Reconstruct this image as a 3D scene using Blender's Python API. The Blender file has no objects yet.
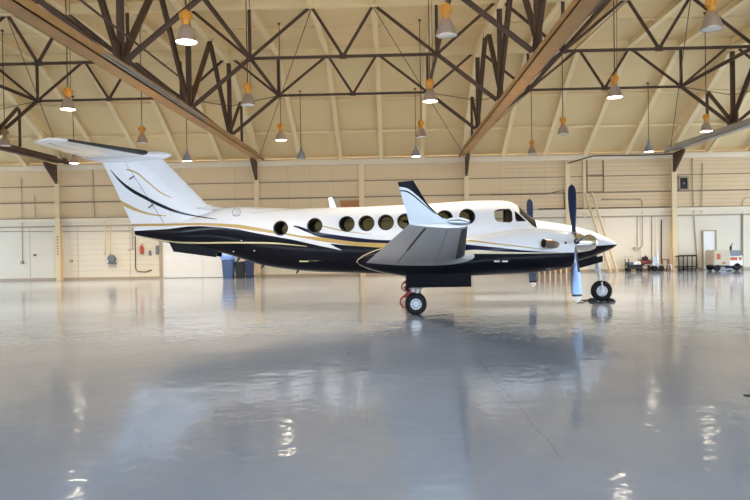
import bpy, bmesh, math, random
from mathutils import Vector, Matrix
random.seed(7)
S = bpy.context.scene
COL = S.collection
PI = math.pi

# ------------------------------------------------------------------ camera
F = 685.0
CAM = Vector((0, 0, 1.63))
ROLL = 0.0170
vx, vy = 17.0, 8.0                       # where the +Y direction falls, right / above the centre
c, s = math.cos(-ROLL), math.sin(-ROLL)
ux, uy = c*vx - s*vy, s*vx + c*vy
yaw, pitch = math.atan2(ux, F), math.atan2(uy, F)
fwd = Vector((-math.sin(yaw)*math.cos(pitch), math.cos(yaw)*math.cos(pitch), -math.sin(pitch)))
r0 = fwd.cross(Vector((0, 0, 1))).normalized()
u0 = r0.cross(fwd)
cr, sr = math.cos(ROLL), math.sin(ROLL)
RT = r0*cr - u0*sr                        # the camera is rolled a touch clockwise
UPV = u0*cr + r0*sr
cam = bpy.data.cameras.new('camera')
cam.sensor_width = 36
cam.lens = F/750*36
cam.clip_end = 500
co = bpy.data.objects.new('camera', cam)
COL.objects.link(co)
M = Matrix((RT, UPV, -fwd)).transposed().to_4x4()
M.translation = CAM
co.matrix_world = M
S.camera = co

def ray(px, py):
    return (fwd*F + RT*(px-375) + UPV*(250-py))
def at(px, py, Y):
    d = ray(px, py); t = (Y-CAM.y)/d.y
    return CAM + d*t
def onfloor(px, py):
    d = ray(px, py); t = -CAM.z/d.z
    return CAM + d*t

PO = Vector((0, 18, 0)); PYAW = -0.019    # airplane frame: x forward, y away from the camera
cyw, syw = math.cos(-PYAW), math.sin(-PYAW)
def to_local(v, vec=False):
    d = Vector(v) - (Vector((0, 0, 0)) if vec else PO)
    return Vector((cyw*d.x - syw*d.y, syw*d.x + cyw*d.y, d.z))
def UP(px, py, lat=0.0):
    o = to_local(CAM); d = to_local(ray(px, py), True)
    return o + d*((lat-o.y)/d.y)

# ------------------------------------------------------------------ materials
def lin(c):
    return tuple(((v/255)/12.92 if v/255 <= .04045 else ((v/255+.055)/1.055)**2.4) for v in c)
def mat(name, col, rough=.5, metal=0, coat=0, spec=.5, noise=0, nscale=6, bump=0, bscale=20, emit=None, estr=0):
    m = bpy.data.materials.new(name); m.use_nodes = True
    nt = m.node_tree; b = nt.nodes['Principled BSDF']
    b.inputs['Base Color'].default_value = (*col, 1)
    b.inputs['Roughness'].default_value = rough
    b.inputs['Metallic'].default_value = metal
    b.inputs['Coat Weight'].default_value = coat
    b.inputs['Coat Roughness'].default_value = .03
    b.inputs['Specular IOR Level'].default_value = spec
    tc = nt.nodes.new('ShaderNodeTexCoord')
    if noise:
        n = nt.nodes.new('ShaderNodeTexNoise'); n.inputs['Scale'].default_value = nscale; n.inputs['Detail'].default_value = 5
        nt.links.new(tc.outputs['Object'], n.inputs['Vector'])
        mx = nt.nodes.new('ShaderNodeMix'); mx.data_type = 'RGBA'
        mx.inputs[6].default_value = (*[v*(1-noise) for v in col], 1)
        mx.inputs[7].default_value = (*[min(1, v*(1+noise)) for v in col], 1)
        nt.links.new(n.outputs['Fac'], mx.inputs[0]); nt.links.new(mx.outputs[2], b.inputs['Base Color'])
    if bump:
        n = nt.nodes.new('ShaderNodeTexNoise'); n.inputs['Scale'].default_value = bscale
        nt.links.new(tc.outputs['Object'], n.inputs['Vector'])
        bp = nt.nodes.new('ShaderNodeBump'); bp.inputs['Strength'].default_value = bump
        nt.links.new(n.outputs['Fac'], bp.inputs['Height']); nt.links.new(bp.outputs[0], b.inputs['Normal'])
    if emit:
        b.inputs['Emission Color'].default_value = (*emit, 1); b.inputs['Emission Strength'].default_value = estr
    return m

def paint(name, base, layers, x0, x1, z0, z1, rough=.28, coat=.2):
    """A painted skin: each layer is a band between two curves over x (object space)."""
    m = mat(name, base, rough, coat=coat, spec=.08)
    nt = m.node_tree; N = nt.nodes; L = nt.links; b = N['Principled BSDF']
    tc = N.new('ShaderNodeTexCoord'); sp = N.new('ShaderNodeSeparateXYZ'); L.new(tc.outputs['Object'], sp.inputs[0])
    def norm(sock, a, e):
        n = N.new('ShaderNodeMapRange'); n.inputs['From Min'].default_value = a; n.inputs['From Max'].default_value = e
        L.new(sock, n.inputs['Value']); return n.outputs[0]
    xn, zn = norm(sp.outputs['X'], x0, x1), norm(sp.outputs['Z'], z0, z1)
    def curve(pts):
        n = N.new('ShaderNodeFloatCurve'); cv = n.mapping.curves[0]
        pts = sorted(((p[0]-x0)/(x1-x0), (p[1]-z0)/(z1-z0)) for p in pts)
        cv.points[0].location = pts[0]; cv.points[1].location = pts[-1]
        for p in pts[1:-1]: cv.points.new(*p)
        for p in cv.points: p.handle_type = 'VECTOR' if len(pts) > 12 else 'AUTO_CLAMPED'
        n.mapping.extend = 'HORIZONTAL'; n.mapping.use_clip = False; n.mapping.update()
        L.new(xn, n.inputs['Value']); return n.outputs[0]
    def math_(op, a, c_):
        n = N.new('ShaderNodeMath'); n.operation = op
        for i, v in enumerate((a, c_)):
            if isinstance(v, (int, float)): n.inputs[i].default_value = v
            else: L.new(v, n.inputs[i])
        return n.outputs[0]
    prev = None
    for col, lo, hi in layers:
        f = None; xs = []
        if hi: f = math_('LESS_THAN', zn, curve(hi)); xs += [p[0] for p in hi]
        if lo:
            g = math_('GREATER_THAN', zn, curve(lo)); xs += [p[0] for p in lo]
            f = math_('MULTIPLY', f, g) if f else g
        a, e = (min(xs)-x0)/(x1-x0), (max(xs)-x0)/(x1-x0)
        f = math_('MULTIPLY', f, math_('GREATER_THAN', xn, a)); f = math_('MULTIPLY', f, math_('LESS_THAN', xn, e))
        mx = N.new('ShaderNodeMix'); mx.data_type = 'RGBA'
        L.new(f, mx.inputs[0]); mx.inputs[7].default_value = (*col, 1)
        if prev: L.new(prev, mx.inputs[6])
        else: mx.inputs[6].default_value = (*base, 1)
        prev = mx.outputs[2]
    if prev: L.new(prev, b.inputs['Base Color'])
    return m

WHITE = (.77, .78, .83); BLACK = (.006, .006, .010); NAVY = (.008, .009, .035); GOLD = (.52, .36, .13); PALEGOLD = (.72, .63, .36)
m_white = mat('white_paint', WHITE, .25, coat=1)
m_black = mat('black_paint', BLACK, .25, coat=.12, spec=.12)
m_boot = mat('black_rubber', (.012, .012, .013), .45)
m_tire = mat('tire_rubber', (.008, .008, .009), .6, spec=.25)
m_hub = mat('wheel_silver', (.62, .64, .68), .35, metal=.5)
m_strut = mat('white_gear_paint', (.75, .76, .78), .3)
m_chrome = mat('chrome', (.80, .78, .76), .12, metal=1)
m_exh = mat('heat_stained_steel', (.30, .23, .19), .35, metal=.8, noise=.3, nscale=9)
m_dark = mat('dark_void', (.006, .006, .006), .9)
m_cabin = mat('dark_cabin_lining', (.025, .02, .016), .8)
m_blade_navy = mat('blade_navy', (.004, .011, .048), .45, spec=.25)
m_blade_metal = mat('blade_metal', (.22, .30, .47), .32, metal=.9)
m_red = mat('red_hose', (.35, .05, .03), .5)
m_redext = mat('red_enamel', (.50, .06, .03), .35)
m_steel = mat('dark_truss_steel', lin((84, 60, 44)), .6, noise=.35, nscale=3)
m_chord = mat('rusty_truss_chord', lin((184, 142, 92)), .6, noise=.25, nscale=2.5)
m_rod = mat('thin_rod_steel', lin((110, 92, 66)), .6)
m_conduit = mat('grey_conduit', (.42, .42, .43), .4, metal=.6)
m_roof = mat('cream_roof_panel', (.765, .61, .345), .85, noise=.07, nscale=.6)
m_raft = mat('cream_roof_beam', (.84, .70, .43), .75, noise=.06, nscale=1.2)
m_wu = mat('tan_wall_siding', (.73, .55, .34), .8, noise=.05, nscale=.8)
m_wl = mat('cream_wall_panel', (.74, .67, .55), .75, noise=.05, nscale=.9)
m_col = mat('cream_column_paint', (.76, .61, .38), .7)
m_line = mat('seam_shadow_brown', (.27, .195, .13), .8)
m_ledge = mat('pale_ledge_paint', (.78, .68, .52), .7)
m_pipe = mat('tan_pipe_paint', (.42, .33, .23), .6)
m_doorw = mat('white_door_paint', (.82, .82, .80), .5)
m_orange = mat('orange_lamp_housing', (.70, .28, .02), .45, noise=.15, nscale=12)
m_brownh = mat('brown_lamp_housing', (.28, .15, .06), .5)
m_greyh = mat('grey_lamp_housing', (.30, .30, .32), .45)
m_shade = mat('brushed_reflector', (.52, .40, .33), .35, metal=.55)
m_lens_off = mat('unlit_lens', (.62, .68, .70), .25, coat=.5)
m_lens_on = mat('lit_lens', (.9, .85, .75), .4, emit=(1, .88, .68), estr=9)
m_wood = mat('orange_wood_panel', (.42, .17, .05), .6, noise=.2, nscale=5)
m_ladder = mat('pale_ladder_wood', (.74, .60, .40), .6)
m_blue = mat('blue_bin_plastic', (.06, .11, .26), .45)
m_liner = mat('pale_blue_liner', (.26, .43, .95), .35, bump=.6, bscale=9)
m_dbin = mat('black_bin_plastic', (.012, .013, .016), .5)
m_nbin = mat('navy_bin_plastic', (.02, .035, .10), .5)
m_beige = mat('beige_enamel', (.56, .50, .40), .45, noise=.06)
m_gry = mat('grey_metal', (.20, .21, .23), .45, metal=.4)
m_blk = mat('black_metal', (.015, .015, .018), .5)
m_silver = mat('silver_metal', (.62, .65, .70), .3, metal=.7)
m_lab = mat('white_label', (.85, .83, .80), .5)
m_org2 = mat('red_orange_panel', (.55, .13, .05), .5)
m_brown = mat('brown_slat_wood', (.25, .12, .06), .6)
m_glint = mat('lens_glass', (.42, .48, .55), .12, metal=.6, coat=1)
m_yellow = mat('pale_yellow_label', (.75, .66, .30), .5)
m_chock = mat('chock_rubber', (.02, .018, .012), .7)

def glass(name, tint, ref=.06):
    m = bpy.data.materials.new(name); m.use_nodes = True; nt = m.node_tree; nt.nodes.clear()
    o = nt.nodes.new('ShaderNodeOutputMaterial'); mix = nt.nodes.new('ShaderNodeMixShader')
    t = nt.nodes.new('ShaderNodeBsdfTransparent'); t.inputs[0].default_value = (*tint, 1)
    g = nt.nodes.new('ShaderNodeBsdfGlossy'); g.inputs['Roughness'].default_value = .03
    mix.inputs[0].default_value = ref
    nt.links.new(t.outputs[0], mix.inputs[1]); nt.links.new(g.outputs[0], mix.inputs[2]); nt.links.new(mix.outputs[0], o.inputs[0])
    return m
m_glass = glass('tinted_cabin_glass', (.44, .42, .31))
m_glass2 = glass('cockpit_glass', (.80, .78, .74))
m_wind = mat('windshield_glass', (.02, .022, .022), .06, coat=1)

# ------------------------------------------------------------------ mesh helpers
def BM(): return bmesh.new()
def link(name, bm, mats, parent=None, smooth=False, angle=None):
    bmesh.ops.recalc_face_normals(bm, faces=bm.faces)
    me = bpy.data.meshes.new(name); bm.to_mesh(me); bm.free()
    for m in (mats if isinstance(mats, (list, tuple)) else [mats]): me.materials.append(m)
    if smooth:
        for p in me.polygons: p.use_smooth = True
        if angle is not None:
            me.set_sharp_from_angle(angle=angle)
    o = bpy.data.objects.new(name, me); COL.objects.link(o)
    if parent: o.parent = parent
    return o
def empty(name, loc=(0, 0, 0), rz=0):
    o = bpy.data.objects.new(name, None); COL.objects.link(o); o.location = loc; o.rotation_euler = (0, 0, rz); o.empty_display_size = .2
    return o
def tag(o, label, cat, group=None, kind=None):
    o['label'] = label; o['category'] = cat
    if group: o['group'] = group
    if kind: o['kind'] = kind
    return o
def struct(name, bm, mats, label, cat, smooth=False):
    o = link(name, bm, mats, None, smooth); tag(o, label, cat, kind='structure'); return o
def box(bm, x0, x1, y0, y1, z0, z1, mi=0):
    v = [bm.verts.new(p) for p in ((x0,y0,z0),(x1,y0,z0),(x1,y1,z0),(x0,y1,z0),(x0,y0,z1),(x1,y0,z1),(x1,y1,z1),(x0,y1,z1))]
    for f in ((0,3,2,1),(4,5,6,7),(0,1,5,4),(1,2,6,5),(2,3,7,6),(3,0,4,7)):
        bm.faces.new([v[i] for i in f]).material_index = mi
def frame_of(d):
    d = d.normalized(); r = Vector((0, 0, 1)) if abs(d.z) < .95 else Vector((1, 0, 0))
    a = d.cross(r).normalized(); return a, a.cross(d)
def bar(bm, p, q, w, h=None, mi=0):
    p, q = Vector(p), Vector(q); a, b = frame_of(q-p); h = h or w
    vs = [bm.verts.new(e + a*(i*w/2) + b*(j*h/2)) for e in (p, q) for i, j in ((-1,-1),(1,-1),(1,1),(-1,1))]
    for f in ((0,1,2,3),(7,6,5,4),(0,4,5,1),(1,5,6,2),(2,6,7,3),(3,7,4,0)):
        bm.faces.new([vs[i] for i in f]).material_index = mi
def angle_bar(bm, p, q, w):
    """double angle section: two flanges and a web, as truss members have"""
    p, q = Vector(p), Vector(q); a, b = frame_of(q-p)
    bar(bm, p + b*(w*.42), q + b*(w*.42), w, w*.16)
    bar(bm, p - b*(w*.08), q - b*(w*.08), w*.34, w*.84)
def tube(bm, pts, r, n=8, cap=True, mi=0):
    pts = [Vector(p) for p in pts]; rings = []
    rr = r if isinstance(r, (list, tuple)) else [r]*len(pts)
    a = None
    for i, p in enumerate(pts):
        d = (pts[min(i+1, len(pts)-1)] - pts[max(i-1, 0)]).normalized()
        if a is None: a, b = frame_of(d)
        else:
            a = (a - d*a.dot(d)).normalized(); b = a.cross(d)
        rings.append([bm.verts.new(p + (a*math.cos(2*PI*k/n) + b*math.sin(2*PI*k/n))*rr[i]) for k in range(n)])
    loft_rings(bm, rings, cap, mi)
def loft_rings(bm, rings, cap=True, mi=0):
    n = len(rings[0])
    for A, B in zip(rings, rings[1:]):
        for k in range(n):
            bm.faces.new((A[k], A[(k+1) % n], B[(k+1) % n], B[k])).material_index = mi
    if cap:
        bm.faces.new(rings[0][::-1]).material_index = mi; bm.faces.new(rings[-1]).material_index = mi
def lathe(bm, prof, origin, axis='z', n=24, cap=False, mi=0):
    o = Vector(origin); rings = []
    ax = {'x': (Vector((0,1,0)), Vector((0,0,1)), Vector((1,0,0))), 'y': (Vector((0,0,1)), Vector((1,0,0)), Vector((0,1,0))),
          'z': (Vector((1,0,0)), Vector((0,1,0)), Vector((0,0,1)))}[axis]
    for r, h in prof:
        rings.append([bm.verts.new(o + ax[2]*h + (ax[0]*math.cos(2*PI*k/n) + ax[1]*math.sin(2*PI*k/n))*max(r, 1e-4)) for k in range(n)])
    loft_rings(bm, rings, cap, mi)
def prism(bm, poly, off, mi=0):
    off = Vector(off)
    A = [bm.verts.new(Vector(p)) for p in poly]; B = [bm.verts.new(Vector(p)+off) for p in poly]
    n = len(A)
    bm.faces.new(A[::-1]).material_index = mi; bm.faces.new(B).material_index = mi
    for k in range(n): bm.faces.new((A[k], A[(k+1) % n], B[(k+1) % n], B[k])).material_index = mi
def interp(tab, x):
    """monotone-ish cubic interpolation of rows (x, v1, v2...)"""
    if x <= tab[0][0]: return list(tab[0][1:])
    if x >= tab[-1][0]: return list(tab[-1][1:])
    i = max(k for k in range(len(tab)-1) if tab[k][0] <= x)
    out = []
    x0, x1 = tab[i][0], tab[i+1][0]; h = x1-x0; t = (x-x0)/h
    for j in range(1, len(tab[0])):
        d = (tab[i+1][j]-tab[i][j])/h
        def slope(k):
            if k == 0 or k == len(tab)-1:
                a = min(k, len(tab)-2); return (tab[a+1][j]-tab[a][j])/(tab[a+1][0]-tab[a][0])
            a = (tab[k][j]-tab[k-1][j])/(tab[k][0]-tab[k-1][0]); b = (tab[k+1][j]-tab[k][j])/(tab[k+1][0]-tab[k][0])
            return 0 if a*b <= 0 else 2*a*b/(a+b)
        m0, m1 = slope(i), slope(i+1)
        out.append((2*t**3-3*t*t+1)*tab[i][j] + (t**3-2*t*t+t)*h*m0 + (-2*t**3+3*t*t)*tab[i+1][j] + (t**3-t*t)*h*m1)
    return out
def sgnpow(v, e): return math.copysign(abs(v)**e, v)
def body_rings(bm, tab, xs, n=56, yc=0.0):
    """rows: x, ztop, zbot, halfwidth, exponent"""
    rings = []
    for x in xs:
        zt, zb, hw, ex = interp(tab, x); zc = (zt+zb)/2; hh = (zt-zb)/2
        rings.append([bm.verts.new((x, yc + hw*sgnpow(math.cos(2*PI*k/n), 2/ex), zc + hh*sgnpow(math.sin(2*PI*k/n), 2/ex))) for k in range(n)])
    return rings
def naca(u, t): return 5*t*(.2969*math.sqrt(u)-.126*u-.3516*u*u+.2843*u**3-.1036*u**4)
def foil_loft(bm, secs, u0=0.0, u1=1.0, n=14, up=Vector((0, 0, 1)), sides='both', grow=0.0, mi=0):
    """secs: (LE, TE, thickness ratio, up-vector)"""
    rings = []
    us = [u0 + (u1-u0)*(1-math.cos(PI*i/n))/2 for i in range(n+1)]
    for sec in secs:
        LE, TE, t = sec[0], sec[1], sec[2]; upv = sec[3] if len(sec) > 3 else up
        ch = (TE-LE).length
        def pt(u, sg): return LE + (TE-LE)*u + upv*(sg*(naca(u, t)*ch + grow)) - (TE-LE).normalized()*(grow*1.0)
        ring = [pt(u, 1) for u in reversed(us)] + [pt(u, -1) for u in (us if u0 > 0 else us[1:])]
        rings.append([bm.verts.new(p) for p in ring])
    loft_rings(bm, rings, True, mi)
def boolean_cut(o, cutter):
    md = o.modifiers.new('cut', 'BOOLEAN'); md.operation = 'DIFFERENCE'; md.object = cutter; md.solver = 'EXACT'
    try: md.material_mode = 'TRANSFER'
    except Exception: pass
    bpy.context.view_layer.update()
    dg = bpy.context.evaluated_depsgraph_get()
    me = bpy.data.meshes.new_from_object(o.evaluated_get(dg))
    o.modifiers.clear(); o.data = me
    bpy.data.objects.remove(cutter)

# ================================================================== THE HANGAR
WY = 34.3
XC = [at(58.0, 240, WY-.3).x, at(257.3, 230, WY-.3).x, at(467, 220, WY-.3).x, at(674.5, 220, WY-.3).x]   # columns on the far wall
TX = [-16.35, -6.5, 3.55, 13.65]                                                              # main trusses
XL, XR, YF = -24.0, 25.0, -7.0
EZ = 5.78
BRK_Y, BRK_Z = 27.7, 9.50
def roof_z(Y): return EZ+.12 + (BRK_Z-EZ-.12)*(WY-Y)/(WY-BRK_Y) if Y > BRK_Y else BRK_Z + .008*(BRK_Y-Y)

# floor: glossy sealed concrete
fm = bpy.data.materials.new('glossy_sealed_concrete'); fm.use_nodes = True
nt = fm.node_tree; N = nt.nodes; L = nt.links; b = N['Principled BSDF']
tc = N.new('ShaderNodeTexCoord')
def noise(scale, detail=4, vec=None, rough=.5):
    n = N.new('ShaderNodeTexNoise'); n.inputs['Scale'].default_value = scale; n.inputs['Detail'].default_value = detail
    n.inputs['Roughness'].default_value = rough
    L.new(vec or tc.outputs['Object'], n.inputs['Vector']); return n.outputs['Fac']
def ramp(f, a, c0, e, c1):
    r = N.new('ShaderNodeValToRGB'); r.color_ramp.elements[0].position = a; r.color_ramp.elements[1].position = e
    r.color_ramp.elements[0].color = (*c0, 1); r.color_ramp.elements[1].color = (*c1, 1); L.new(f, r.inputs[0]); return r.outputs[0]
basec = ramp(noise(.35, 6), .35, (.29, .345, .465), .68, (.36, .41, .52))
specks = ramp(noise(5.5, 2), .20, (.25, .23, .2), .225, (1, 1, 1))
mx = N.new('ShaderNodeMix'); mx.data_type = 'RGBA'; mx.blend_type = 'MULTIPLY'; mx.inputs[0].default_value = .8
L.new(basec, mx.inputs[6]); L.new(specks, mx.inputs[7])
# hairline crack that runs towards the camera, right of centre
p0, p1 = onfloor(478, 360), onfloor(562, 458)
dv = (p1-p0); ln = dv.length; dv.normalize()
sp = N.new('ShaderNodeSeparateXYZ'); L.new(tc.outputs['Object'], sp.inputs[0])
def M2(op, a, c_):
    n = N.new('ShaderNodeMath'); n.operation = op
    for i, v in enumerate((a, c_)):
        if v is None: continue
        if isinstance(v, (int, float)): n.inputs[i].default_value = v
        else: L.new(v, n.inputs[i])
    return n.outputs[0]
X, Y = M2('SUBTRACT', sp.outputs['X'], p0.x), M2('SUBTRACT', sp.outputs['Y'], p0.y)
al = M2('ADD', M2('MULTIPLY', X, dv.x), M2('MULTIPLY', Y, dv.y))
ac = M2('SUBTRACT', M2('MULTIPLY', X, dv.y), M2('MULTIPLY', Y, dv.x))
ac = M2('ADD', ac, M2('MULTIPLY', M2('SUBTRACT', noise(2.2, 3), .5), .12))
crack = M2('MULTIPLY', M2('LESS_THAN', M2('ABSOLUTE', ac, None), .006), M2('MULTIPLY', M2('GREATER_THAN', al, 0), M2('LESS_THAN', al, ln)))
mx2 = N.new('ShaderNodeMix'); mx2.data_type = 'RGBA'
L.new(M2('MULTIPLY', crack, .35), mx2.inputs[0]); L.new(mx.outputs[2], mx2.inputs[6]); mx2.inputs[7].default_value = (.10, .09, .08, 1)
L.new(mx2.outputs[2], b.inputs['Base Color'])
mr = N.new('ShaderNodeMapRange'); mr.inputs['To Min'].default_value = .04; mr.inputs['To Max'].default_value = .11
L.new(noise(.8, 5), mr.inputs['Value']); L.new(mr.outputs[0], b.inputs['Roughness'])
b.inputs['IOR'].default_value = 1.7
mp = N.new('ShaderNodeMapping'); mp.inputs['Scale'].default_value = (1.0, 1.0, 1); L.new(tc.outputs['Object'], mp.inputs[0])
bp = N.new('ShaderNodeBump'); bp.inputs['Strength'].default_value = .24; bp.inputs['Distance'].default_value = .02
hsum = M2('ADD', noise(5.5, 2, mp.outputs[0]), M2('MULTIPLY', noise(1.1, 1, mp.outputs[0]), 1.6))
L.new(hsum, bp.inputs['Height']); L.new(bp.outputs[0], b.inputs['Normal'])
bm = BM(); box(bm, XL, XR, YF, WY+.2, -.2, 0)
struct('floor', bm, fm, 'glossy grey sealed concrete hangar floor', 'floor')
bm = BM(); box(bm, -90, 90, -110, 60, -.4, -.205)
m_apron = mat('apron_concrete', (.42, .42, .42), .9, noise=.08, nscale=.3)
struct('ground', bm, m_apron, 'concrete apron outside the open hangar doors', 'ground')

# far wall
bm = BM()
box(bm, XL, XR, WY, WY+.2, 3.05, EZ+.1, 0)
box(bm, XL, XR, WY-.02, WY+.2, 0, 3.05, 1)
struct('wall_back', bm, [m_wu, m_wl], 'long far hangar wall, tan siding over cream lower panels', 'wall')
def trim(n, bm, m, label): return struct('trim_%d' % n, bm, m, label, 'wall trim')
bm = BM(); box(bm, XL, XR, WY-.2, WY, EZ-.26, EZ-.02); box(bm, XL, XR, WY-.26, WY, EZ-.05, EZ-.01)
trim(1, bm, m_ledge, 'pale eave beam along the top of the far wall')
bm = BM(); box(bm, XL, XR, WY-.05, WY, 4.70, 4.735); box(bm, XL, XR, WY-.07, WY, 3.88, 3.94); box(bm, XL, XR, WY-.15, WY, 3.09, 3.125)
trim(2, bm, m_line, 'dark horizontal seams between rows of siding on the far wall')
bm = BM(); box(bm, XL, XR, WY-.13, WY, 2.93, 3.09); box(bm, XL, XR, WY-.10, WY, 2.74, 2.80)
trim(3, bm, m_ledge, 'pale double ledge halfway up the far wall')
bm = BM(); box(bm, XL, XR, WY-.075, WY, 2.66, 2.74); box(bm, XL, XR, WY-.045, WY, 0, .10)
trim(4, bm, mat('soft_brown_trim', (.42, .33, .24), .7), 'brown underside strip of the ledge and kick strip of the far wall')
# fine siding laps right of the third column, vertical board joints elsewhere
bm = BM()
for k in range(11):
    z = 3.28 + k*.21
    if abs(z-4.71) > .07 and abs(z-3.91) > .07: box(bm, XC[2]+1.9, XR, WY-.018, WY, z, z+.022)
for k in range(9):
    box(bm, XC[0]+.4, XC[2]-.2, WY-.030, WY, .42+k*.27, .432+k*.27)
for px in (92, 132, 180, 235, 288, 310, 333, 418, 500, 520, 545):
    x = at(px, 180, WY).x
    box(bm, x-.008, x+.008, WY-.014, WY, 3.12, EZ-.26)
for px in (30, 78, 130, 196, 552, 604, 640, 655):
    x = at(px, 240, WY).x
    box(bm, x-.010, x+.010, WY-.032, WY, .1, 2.66)
trim(5, bm, mat('siding_joint', (.55, .43, .29), .8), 'fine joints between boards of the far wall')

# side walls, open daylight doorways near the far corners
def side_wall(name, x, door, label):
    bm = BM(); t = .2 if x > 0 else -.2
    y0, y1, dz = door
    box(bm, x, x+t, YF, y0, -.2, 11.5); box(bm, x, x+t, y1, WY+.2, -.2, 11.5); box(bm, x, x+t, y0, y1, dz, 11.5)
    struct(name, bm, [m_wl], label, 'wall')
side_wall('wall_left', XL, (27.5, 31.8, 3.2), 'left end wall with a tall open doorway')
side_wall('wall_right', XR, (20.0, 31.0, 4.8), 'right end wall with a tall open doorway')
bm = BM(); box(bm, XL, XR, YF-.2, YF, 7.2, 10.6); box(bm, XL, XR, YF-.2, YF, -.2, 3.9)
for k in range(15): xx = XL + (XR-XL)*k/14; box(bm, xx-.09, xx+.09, YF-.16, YF-.04, 3.9, 7.2)
box(bm, XL, XR, YF-.14, YF-.06, 5.5, 5.6)
struct('wall_front', bm, mat('dark_green_grey_door', (.16, .15, .13), .7), 'closed dark hangar doors facing the airplane, a band of windows above', 'wall')

# roof
bm = BM(); prof = [(WY+.2, roof_z(WY)), (BRK_Y, roof_z(BRK_Y)), (YF-.2, roof_z(YF))]
for (ya, za), (yb, zb) in zip(prof, prof[1:]):
    prism(bm, [(XL-.2, ya, za), (XL-.2, yb, zb), (XL-.2, yb, zb+.1), (XL-.2, ya, za+.1)], (XR-XL+.4, 0, 0))
struct('ceiling', bm, m_roof, 'cream panelled hangar roof, steep at the wall then shallow', 'ceiling')
# rafters
bays = []
for i in range(-1, 4):
    a = TX[i] if 0 <= i < 4 else TX[0]-10.0
    e = TX[i+1] if i+1 < 4 else TX[3]+10.0
    bays.append((a, e))
rx = []
for a, e in bays:
    for k in range(5): rx.append(a + (e-a)*k/5)
for x in rx:
    if x < XL+.3 or x > XR-.3: continue
    bm = BM(); w = .10
    ring = []
    ys = [WY-.03, BRK_Y, YF]
    for y in ys: ring.append((y, roof_z(y)))
    for (ya, za), (yb, zb) in zip(ring, ring[1:]):
        prism(bm, [(x-.03, ya, za-.24), (x-.03, yb, zb-.24), (x-.03, yb, zb), (x-.03, ya, za)], (.06, 0, 0))
        prism(bm, [(x-w, ya, za-.27), (x-w, yb, zb-.27), (x-w, yb, zb-.24), (x-w, ya, za-.24)], (2*w, 0, 0))
    o = struct('rafter', bm, m_raft, 'cream roof rafter rising from the far wall, one of an even row', 'rafter'); o['group'] = 'cream roof rafters'
for n, (y, h, w) in enumerate([(32.4, .10, .06), (30.4, .08, .05), (BRK_Y, .40, .16), (24.95, .08, .05), (22.1, .34, .14), (19.3, .08, .05), (16.5, .30, .14)]):
    bm = BM(); z = roof_z(y); box(bm, XL, XR, y-w/2, y+w/2, z-h, z)
    o = struct('roof_purlin', bm, m_raft, ['slim purlin just above the far eave', 'slim purlin on the steep roof slope', 'deep cream purlin at the bend of the roof', 'slim purlin nearer than the roof bend', 'deep cream purlin over the second row of cross frames', 'slim purlin beyond the nearest cross frames', 'deep cream purlin over the nearest cross frames', ][n], 'purlin')

# columns
nm = ['first', 'second', 'third', 'fourth']
for i, x in enumerate(XC):
    bm = BM(); box(bm, x-.115, x+.115, WY-.34, WY-.30, 0, EZ-.26); box(bm, x-.115, x+.115, WY-.05, WY-.005, 0, EZ-.26); box(bm, x-.04, x+.04, WY-.30, WY-.05, 0, EZ-.26)
    struct('column', bm, m_col, '%s cream steel wall column from the left' % nm[i], 'column')
    bm = BM()
    prism(bm, [(x-.06, WY-.34, EZ-.02), (x-.06, WY-1.5, EZ+.02), (x-.06, WY-1.5, EZ-.1), (x-.06, WY-.34, EZ-.95)], (.12, 0, 0))
    tag(link('knee_bracket', bm, m_steel), 'dark knee bracket at the head of the %s wall column from the left' % nm[i], 'bracket', 'column head brackets', 'structure')
x = at(361.6, 180, WY).x
bm = BM(); box(bm, x-.13, x+.13, WY-.19, WY-.005, 0, EZ-.265)
struct('column', bm, m_col, 'cream wall post between the second and third columns', 'column')
x = at(567, 180, WY).x
bm = BM(); box(bm, x-.12, x+.12, WY-.16, WY-.005, 0, EZ-.265)
struct('column', bm, m_col, 'cream wall post left of the leaning ladder', 'column')
x = at(584, 180, WY).x
bm = BM(); box(bm, x-.07, x+.07, WY-.12, WY-.005, 2.7, EZ-.265)
struct('column', bm, m_col, 'short slim cream post above the leaning ladder', 'column')

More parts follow.
